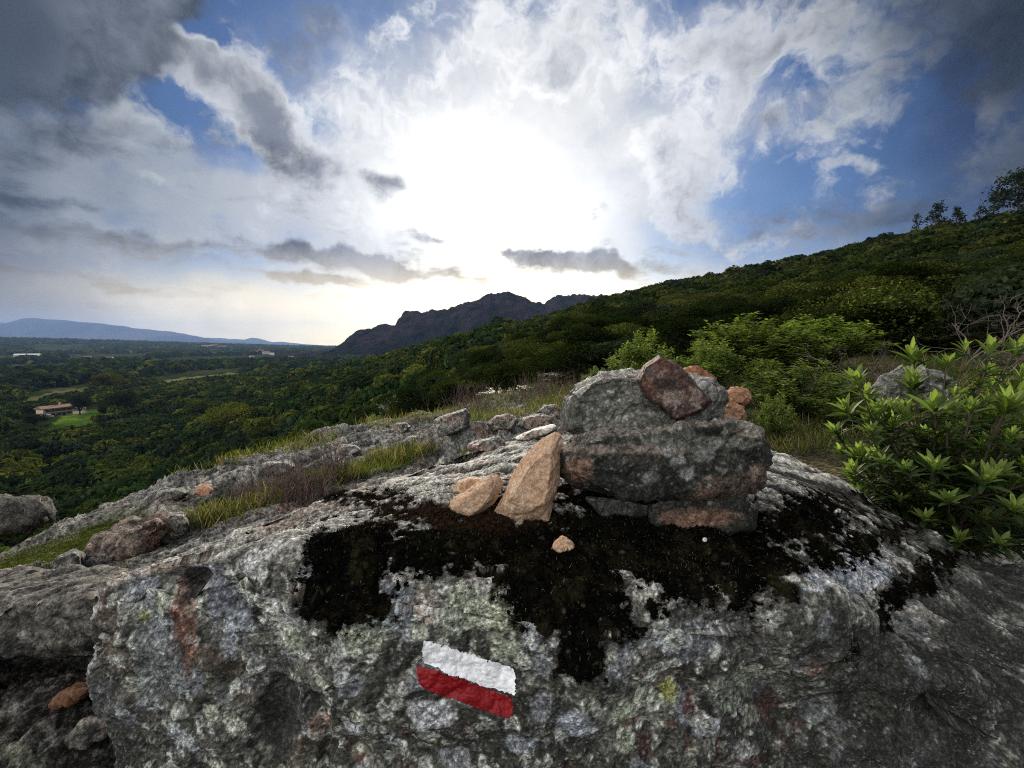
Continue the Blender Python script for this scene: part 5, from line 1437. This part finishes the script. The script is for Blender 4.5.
def build_woods():
    rs = np.random.RandomState(77)
    oaks = [tree_meshes(200 + k, n_leaf=6500, lobes=20 + 2 * k, rx=.5, rz=1.0, leaf=.017, col=OAK[k % 5], young=(.075, .085, .016) if k in (2, 3) else None) for k in range(7)]
    shrubs = [tree_meshes(300 + k, n_leaf=5500, lobes=15 + 2 * k, rx=.5, rz=1.0, leaf=.017, col=SHR[k % 5], base=.05, young=(.10, .125, .03) if k in (1, 3) else None) for k in range(7)]
    far = []          # everything past the individually built ones
    # wooded slope on the left and centre
    S = scatter(R(-62), R(-1), 9.0, 620.0, lambda r: min(1.5 + r * .045, 6.5), rs)
    # scrub on the hillside on the right
    H = scatter(R(-1), R(64), 8.0, 460.0, lambda r: min(1.1 + r * .020, 3.4), rs)
    cand = []
    sx_, sy_, _ = S.T; sr = np.hypot(sx_, sy_); sd_ = np.degrees(np.arctan2(sx_, sy_))
    S = S[~((sd_ > -24) & (sr < 45))]
    M = scatter(R(-24), R(-1), 8.0, 45.0, lambda r: .55 + r * .036, rs)
    for arr, kind in ((S, 'oak'), (M, 'shrub'), (H, 'shrub')):
        x, y, sp = arr.T; r = np.hypot(x, y); deg = np.degrees(np.arctan2(x, y))
        k = ~fields_mask(x, y)
        hx, hy = HOUSE[0], HOUSE[1]
        k &= np.hypot(x - hx, y - hy) > HOUSE_W * .75
        # keep sight of the house and its lawn from above
        k &= ~((np.abs(deg - math.degrees(math.atan2(hx, hy))) < 3.2) & (r < math.hypot(hx, hy)) & (r > math.hypot(hx, hy) * .80))
        if kind == 'shrub':
            bare = fbm(np.stack([x / 14, y / 14, 0 * x], -1), 3, .55, 66)
            k &= (bare < .30) | (r > 250)
        z = height(x, y)
        zz = height(x[k], y[k])
        for a in np.stack([x[k], y[k], zz, sp[k], r[k]], -1): cand.append((kind, *a))
    cand.sort(key=lambda c: -c[4] / c[5])
    n_ind = dict(oak=150, shrub=150)
    for kind, x, y, z, sp, r in cand:
        w = sp * rs.uniform(.95, 1.6)
        h = w * (rs.uniform(.55, .85) if kind == 'oak' else rs.uniform(.45, .75))
        sx, sy = survey(np.array([[x, y, z + h * .6]]))
        vis = -20 < sx[0] < 1044
        if n_ind[kind] > 0 and vis:
            n_ind[kind] -= 1
            st = oaks if kind == 'oak' else shrubs
            i = rs.randint(len(st))
            if kind == 'oak': put_tree('evergreen_tree', 'dark rounded evergreen tree in the wood covering the slope below the rock ledge', 'tree', 'trees on the slope below the ledge', st[i], (x, y, z - .05 * h), w, h, rs.uniform(0, 6.28))
            else: put_tree('scrub_bush', 'dense dark green bush in the scrub covering the hillside', 'bush', 'bushes on the hillside', st[i], (x, y, z - .05 * h), w, h, rs.uniform(0, 6.28))
        else:
            far.append((x, y, z, w, h, r, kind))
    # one mass for the rest of the wood and scrub
    parts = []
    for (x, y, z, w, h, r, kind) in far:
        px = w / r * FPX
        n = int(np.clip(px * px * 1.5, 30, 600)) if r > 40 else 9000
        c = (OAK if kind == 'oak' else SHR)[rs.randint(5)]
        d = unit(rs.normal(0, 1, (n, 3)) + np.array([0, 0, .5]))
        lob = rs.randint(0, 5, n); lo = rs.normal(0, .20, (5, 3)) * np.array([1, 1, .5])
        ctr = lo[lob] + d * np.array([.33, .33, .36]) * rs.uniform(.7, 1.1, (n, 1)) + np.array([0, 0, .48])
        ctr = np.array([x, y, z - .05 * h]) + ctr * np.array([w, w, h])
        lv = np.array([.75, .9, 1.0, 1.15, 1.35])[lob]
        sz = np.full(n, w * np.clip(1.9 / math.sqrt(n), .016, .30)) * rs.uniform(.7, 1.3, n)
        parts.append(quads(ctr, unit(d + rs.normal(0, .45, (n, 3))), sz, np.array(c)[None, :] * lv[:, None] * rs.uniform(.72, 1.28, (n, 1)) * rs.uniform(.8, 1.2), .6))
    V, F, C = merge(parts)
    tag(link('wooded_slope', mesh_np('wooded_slope', V, F, SCRUB, C, False)), kind='stuff')
    # woods of the plain, out to the far ridge
    x, y, sp = scatter(R(-60), R(-5), 600.0, 5200.0, lambda r: 9 + r * .010, rs, .5).T
    k = ~fields_mask(x, y)
    k &= fbm(np.stack([x / 260, y / 700, 0 * x], -1), 3, .5, 88) < .22
    x, y, sp = x[k], y[k], sp[k]; z = height(x, y)
    m = len(x); n = 14
    d = unit(rs.normal(0, 1, (m, n, 3)) + np.array([0, 0, .6]))
    w = sp * rs.uniform(.7, 1.3, m); h = np.minimum(w * .8, 11) * rs.uniform(.7, 1.3, m)
    ctr = np.stack([x, y, z + h * .3], -1)[:, None, :] + d * np.stack([w * .5, w * .5, h * .65], -1)[:, None, :]
    cc = np.array(OAK)[rs.randint(0, 5, m)][:, None, :] * rs.uniform(.6, 1.3, (m, n, 1))
    V, F, C = quads(ctr.reshape(-1, 3), d.reshape(-1, 3), np.repeat(w * .34, n), cc.reshape(-1, 3), .7)
    tag(link('woods_of_the_plain', mesh_np('woods_of_the_plain', V, F, SCRUB, C, False)), kind='stuff')

# ---- trees that stand out
def ridge_point(px, r0=60, r1=420):
    d = ray(px, 345); d = d / math.hypot(d[0], d[1])
    rr = np.linspace(r0, r1, 800); zz = height(d[0] * rr, d[1] * rr)
    k = np.argmax(zz / rr); r = rr[k]
    return np.array([d[0] * r, d[1] * r, zz[k]])

def build_pines():
    rs = np.random.RandomState(31)
    NEED = leaf_material('pine_needles', .15, .7, .1, .1)
    for (px, ptop, w, dens, lab) in ((907, 214, 9, 160, 'small thin pine standing apart on the skyline, first of the row'), (926, 204, 19, 620, 'tall full pine on the skyline left of the summit trees'), (946, 208, 17, 420, 'medium slanting pine on the skyline right of the tall full one'),
                                     (967, 206, 10, 160, 'short pine half sunk behind the skyline scrub'), (981, 193, 20, 380, 'gaunt pine with open branches beside the broad summit tree'), (1004, 176, 42, 2400, 'broad dark pine crowning the hill at the right edge')):
        b = ridge_point(px); b[2] -= 1.0
        Y = b[1]; top = P(px, ptop, Y); H = max(top[2] - b[2], 4.0); W = w / FPX * Y
        rtp = empty('pine_tree', b); tag(rtp, lab, 'tree')
        lean = np.array([rs.normal(0, .04), 0, 0])
        t = np.linspace(0, 1, 7)[:, None]
        tr = t * np.array([0, 0, H * .97]) + lean * H * t ** 2
        paths = [(tr, np.linspace(.022 * H + .05, .02, 7))]
        ctr = []; nr = []
        nb = 20 if dens < 1000 else 40
        for k in range(nb):
            u = .38 + .6 * (k + rs.rand()) / nb; p0 = np.array([0, 0, H * u]) + lean * H * u * u
            broad = dens > 1000
            ln = W * .5 * ((1 - (u - .38) * 1.15) if not broad else math.sqrt(max(.1, 1 - ((u - .6) / .42) ** 2))) * rs.uniform(.6, 1.15)
            az = rs.uniform(0, 6.28); dd = np.array([math.cos(az), math.sin(az), rs.uniform(.1, .5)])
            br = p0 + np.linspace(0, 1, 4)[:, None] * dd * ln
            paths.append((br, np.linspace(.05, .015, 4)))
            m = max(4, dens // nb)
            q = rs.uniform(.35, 1.1, m)[:, None]
            ctr.append(p0 + q * dd * ln + rs.normal(0, .045 * W + .12, (m, 3))); nr.append(rs.normal(0, 1, (m, 3)) + np.array([0, 0, .8]))
        ctr = np.concatenate(ctr); nr = np.concatenate(nr)
        V, F, C = quads(ctr, nr, rs.uniform(.16, .38, len(ctr)) * (1 + W * .02), np.array([.016, .026, .012]) * rs.uniform(.6, 1.5, (len(ctr), 1)), .45)
        link('crown', mesh_np('crown', V, F, NEED, C, False), rtp)
        V, F = tubes(paths, 5)
        link('trunk', mesh_np('trunk', V, F, BARK, None, True), rtp)
    # dead branches against the sky
    for px, hh, lab in ((831, 3.2, 'forked dead tree standing on the skyline above the hillside scrub'), (852, 2.6, 'leaning dead branch on the skyline right of the forked dead tree')):
        b = ridge_point(px); b[2] -= .3; out = []
        for k in range(2): branchy(rs, np.zeros(3), unit(np.array([rs.normal(0, .7), 0, .8])), hh, .11, 2, out, .5, (2, 4))
        V, F = tubes(out, 4)
        tag(link('dead_tree', mesh_np('dead_tree', V, F, TWIG, None, True), None, b), lab, 'dead tree')
    # single trees near the house and the yellowing ones on the brow
    odd = [(240, 418, 60, 30, (.072, .078, .012), 'yellow green bushy tree on the brow just above the ledge'), (272, 430, 52, 26, (.060, .072, .012), 'second yellow green tree, nearer the ledge edge'), (205, 410, 40, 22, (.040, .055, .012), 'mid green tree left of the yellow green ones'),
           (80, 404, 22, 20, (.016, .024, .012), 'dark conical tree behind the lawn of the farmhouse'), (122, 402, 34, 22, (.02, .034, .012), 'big round dark tree to the right of the lawn'), (36, 420, 26, 15, (.022, .030, .010), 'round tree half covering the left end of the farmhouse'),
           (110, 382, 36, 20, (.062, .060, .014), 'tawny tree crown beyond the farmhouse'), (512, 352, 34, 24, (.035, .055, .034), 'bluish green rounded tree on the slope behind the dry scrub'), (546, 366, 30, 22, (.042, .058, .022), 'grey green tree right of the bluish one')]
    for k, (px, py, w, h, c, lab) in enumerate(odd):
        g = ground_hit(px, py + h * .55, 6.0)
        W = w / FPX * g[1] * 1.0; Hh = h / FPX * g[1] * 1.15
        put_tree('single_tree', lab, 'tree', None, tree_meshes(700 + k, n_leaf=5000, lobes=20, rx=.5, rz=1.0, leaf=.020, col=c, cvar=.3), g - np.array([0, 0, .03 * Hh]), W, Hh, k * 1.3)

# ------------------------------------------------------------------ houses
def box(V, F, x0, x1, y0, y1, z0, z1):
    o = len(V); V += [(x, y, z) for x in (x0, x1) for y in (y0, y1) for z in (z0, z1)]
    F += [tuple(o + i for i in f) for f in ((0, 1, 3, 2), (4, 6, 7, 5), (0, 4, 5, 1), (2, 3, 7, 6), (0, 2, 6, 4), (1, 5, 7, 3))]

def part(name, V, F, mat, parent):
    me = bpy.data.meshes.new(name); me.from_pydata(V, [], F); me.materials.append(mat); me.update()
    return link(name, me, parent)

def gable_roof(L, D, z, h, ov=.5):
    x, y = L / 2 + ov, D / 2 + ov
    V = [(-x, -y, z), (x, -y, z), (x, y, z), (-x, y, z), (-x, 0, z + h), (x, 0, z + h)]
    V += [(a, b, c - .25) for a, b, c in V]
    F = [(0, 1, 5, 4), (2, 3, 4, 5), (1, 2, 5), (3, 0, 4), (6, 10, 11, 7), (8, 11, 10, 9), (7, 11, 8), (9, 10, 6), (0, 6, 7, 1), (1, 7, 8, 2), (2, 8, 9, 3), (3, 9, 6, 0)]
    return V, F

def tile_material():
    m, nt, out = material('roof_tiles')
    bs = nt.new('ShaderNodeBsdfPrincipled'); co = nt.new('ShaderNodeTexCoord').outputs['Object']
    n = nt.noise(co, .8, 5, .6); w = nt.new('ShaderNodeTexWave'); nt.put(w.inputs[0], co); w.inputs['Scale'].default_value = 1.6
    c = nt.mix(nt.rng(n, .3, .7), (.26, .13, .085), (.38, .24, .17))
    nt.put(bs.inputs['Base Color'], nt.mix(nt.math('MULTIPLY', w.outputs[1], .4), c, (.16, .08, .06)))
    bs.inputs['Roughness'].default_value = .9
    nt.l.new(bs.outputs[0], out.inputs[0]); return m

def build_house():
    hx, hy, hz = HOUSE; L, D, Hw = HOUSE_W, HOUSE_W * .46, HOUSE_W * .36
    wall = plain_material('plaster', (.56, .42, .32), .9, .1, .12, .7); tile = tile_material()
    dark = plain_material('window_glass', (.03, .032, .035), .3, .5, .1, 2); wood = plain_material('shutter_wood', (.20, .11, .07), .8, .2, .2, 4); stonep = plain_material('terrace_stone', (.42, .38, .32), .9, .1, .15, 1.5)
    rz = math.atan2(hx, hy) * -1 + R(28)
    h = empty('farmhouse', (hx, hy, hz), rz); tag(h, 'two storey farmhouse with pale walls and a red tiled roof among the trees below', 'house')
    V = []; F = []; box(V, F, -L / 2, L / 2, -D / 2, D / 2, -2.0, Hw); part('wall', V, F, wall, h)
    V, F = gable_roof(L, D, Hw + .02, D * .22, .6); rf = part('roof', V, F, tile, h)
    V = []; F = []; box(V, F, L * .18, L * .18 + .8, -.4, .4, Hw + D * .1, Hw + D * .22 + 1.0); part('chimney', V, F, wall, rf)
    for zz in (.12, .58):
        for k, xx in enumerate((-.36, -.18, .02, .20, .38)):
            if zz == .12 and k in (1, 3): continue
            V = []; F = []; ww = .55
            box(V, F, xx * L - ww, xx * L + ww, -D / 2 - .06, -D / 2 + .1, zz * Hw, zz * Hw + Hw * .26); w = part('window', V, F, dark, h)
            V = []; F = []
            for s in (-1, 1): box(V, F, xx * L + s * (ww + .32) - .28, xx * L + s * (ww + .32) + .28, -D / 2 - .10, -D / 2 - .003, zz * Hw - .05, zz * Hw + Hw * .28)
            part('shutter', V, F, wood, w)
    for xx in (-.18, .20):
        V = []; F = []; box(V, F, xx * L - .7, xx * L + .7, -D / 2 - .06, -D / 2 + .1, -.3, Hw * .40); part('door', V, F, dark, h)
    V = []; F = []; box(V, F, L / 2 - .1, L / 2 + .06, -.6, .6, Hw * .56, Hw * .82); part('window', V, F, dark, h)
    # low garden wall and a white parasol table on the lawn side
    g = ground_hit(76, 411, 30); gw = empty('garden_wall', g, rz); tag(gw, 'low pale stone garden wall along the lawn beside the farmhouse', 'wall')
    V = []; F = []; box(V, F, -5, 5, -.25, .25, -1.5, 1.1); part('masonry', V, F, stonep, gw)
    V = []; F = []; box(V, F, -5.1, 5.1, -.32, .32, 1.102, 1.22); part('coping', V, F, wall, gw)
    white = plain_material('white_paint', (.8, .8, .78), .7, .2, .05, 2)
    for px, py, lab in ((47, 419, 'white parked van at the near corner of the farmhouse'),):
        g = ground_hit(px, py, 30); c = empty('parked_van', g, rz); tag(c, lab, 'van')
        V = []; F = []; box(V, F, -2.4, 1.4, -.95, .95, .45, 2.2); box(V, F, 1.4, 2.5, -.9, .9, .45, 1.3); part('body', V, F, white, c)
        V = []; F = []; box(V, F, 1.402, 1.62, -.85, .85, 1.31, 2.0); part('windscreen', V, F, dark, c)
        for wx in (-1.6, 1.7):
            for wy in (-.96, .96):
                tv, tf = tubes([(np.array([[wx, wy - .1, .36], [wx, wy + .1, .36]]), np.array([.36, .36]))], 14)
                part('wheel', tv.tolist(), tf.tolist() + [list(range(14)), list(range(14, 28))], dark, c)
    pale = plain_material('far_plaster', (.62, .58, .52), .9, .1, .08, .2); shed = plain_material('shed_sheet', (.66, .66, .66), .7, .2, .06, .2)
    L = [(28, 357.5, 17, 3.4, 'long pale farm shed across the valley at the far left'), (54, 361.5, 11, 2.0, 'low white greenhouse roof right of the long farm shed'), (88, 357.8, 5, 1.6, 'tiny white house among far trees, left of a pair'), (109, 358.4, 6, 1.5, 'tiny white house among far trees, right of a pair'),
         (206, 347.3, 7, 2.0, 'pale house at the left end of the far hamlet'), (214, 346.8, 6, 2.0, 'second pale house in the far hamlet'), (222, 348.0, 6, 2.0, 'third pale house at the right of the far hamlet'),
         (241, 360.5, 4, 1.6, 'lone white house on the plain below the far village'), (252, 357.5, 4, 1.8, 'small white house under the far village'), (256, 353.5, 4, 2.4, 'white house at the left of the far village'), (261, 352.5, 5, 2.6, 'tallest white block of the far village'), (266, 353.5, 6, 2.2, 'white block in the middle of the far village'), (272, 354.5, 4, 1.8, 'low white house at the right of the far village'), (291, 357.5, 5, 1.4, 'faint pale house right of the far village')]
    for k, (px, py, w, hh, lab) in enumerate(L):
        g = ground_hit(px, py + hh / 2, 300); s = g[1] / FPX; W = w * s; Hh = max(hh * s * 1.3, 2.5)
        o = empty('distant_house', g, -math.atan2(g[0], g[1]) + (k % 3 - 1) * .25); tag(o, lab, 'house', 'houses far across the plain')
        V = []; F = []; box(V, F, -W / 2, W / 2, -W * .3, W * .3, -4, Hh); part('wall', V, F, pale, o)
        V, F = gable_roof(W, W * .6, Hh + .02, Hh * .25, .3); part('roof', V, F, shed if k < 2 else tile, o)
_h = ground_hit(55, 415.5, 60.0)
HOUSE = tuple(_h); HOUSE_W = 23 / FPX * _h[1]
build_woods()
build_pines()
build_house()
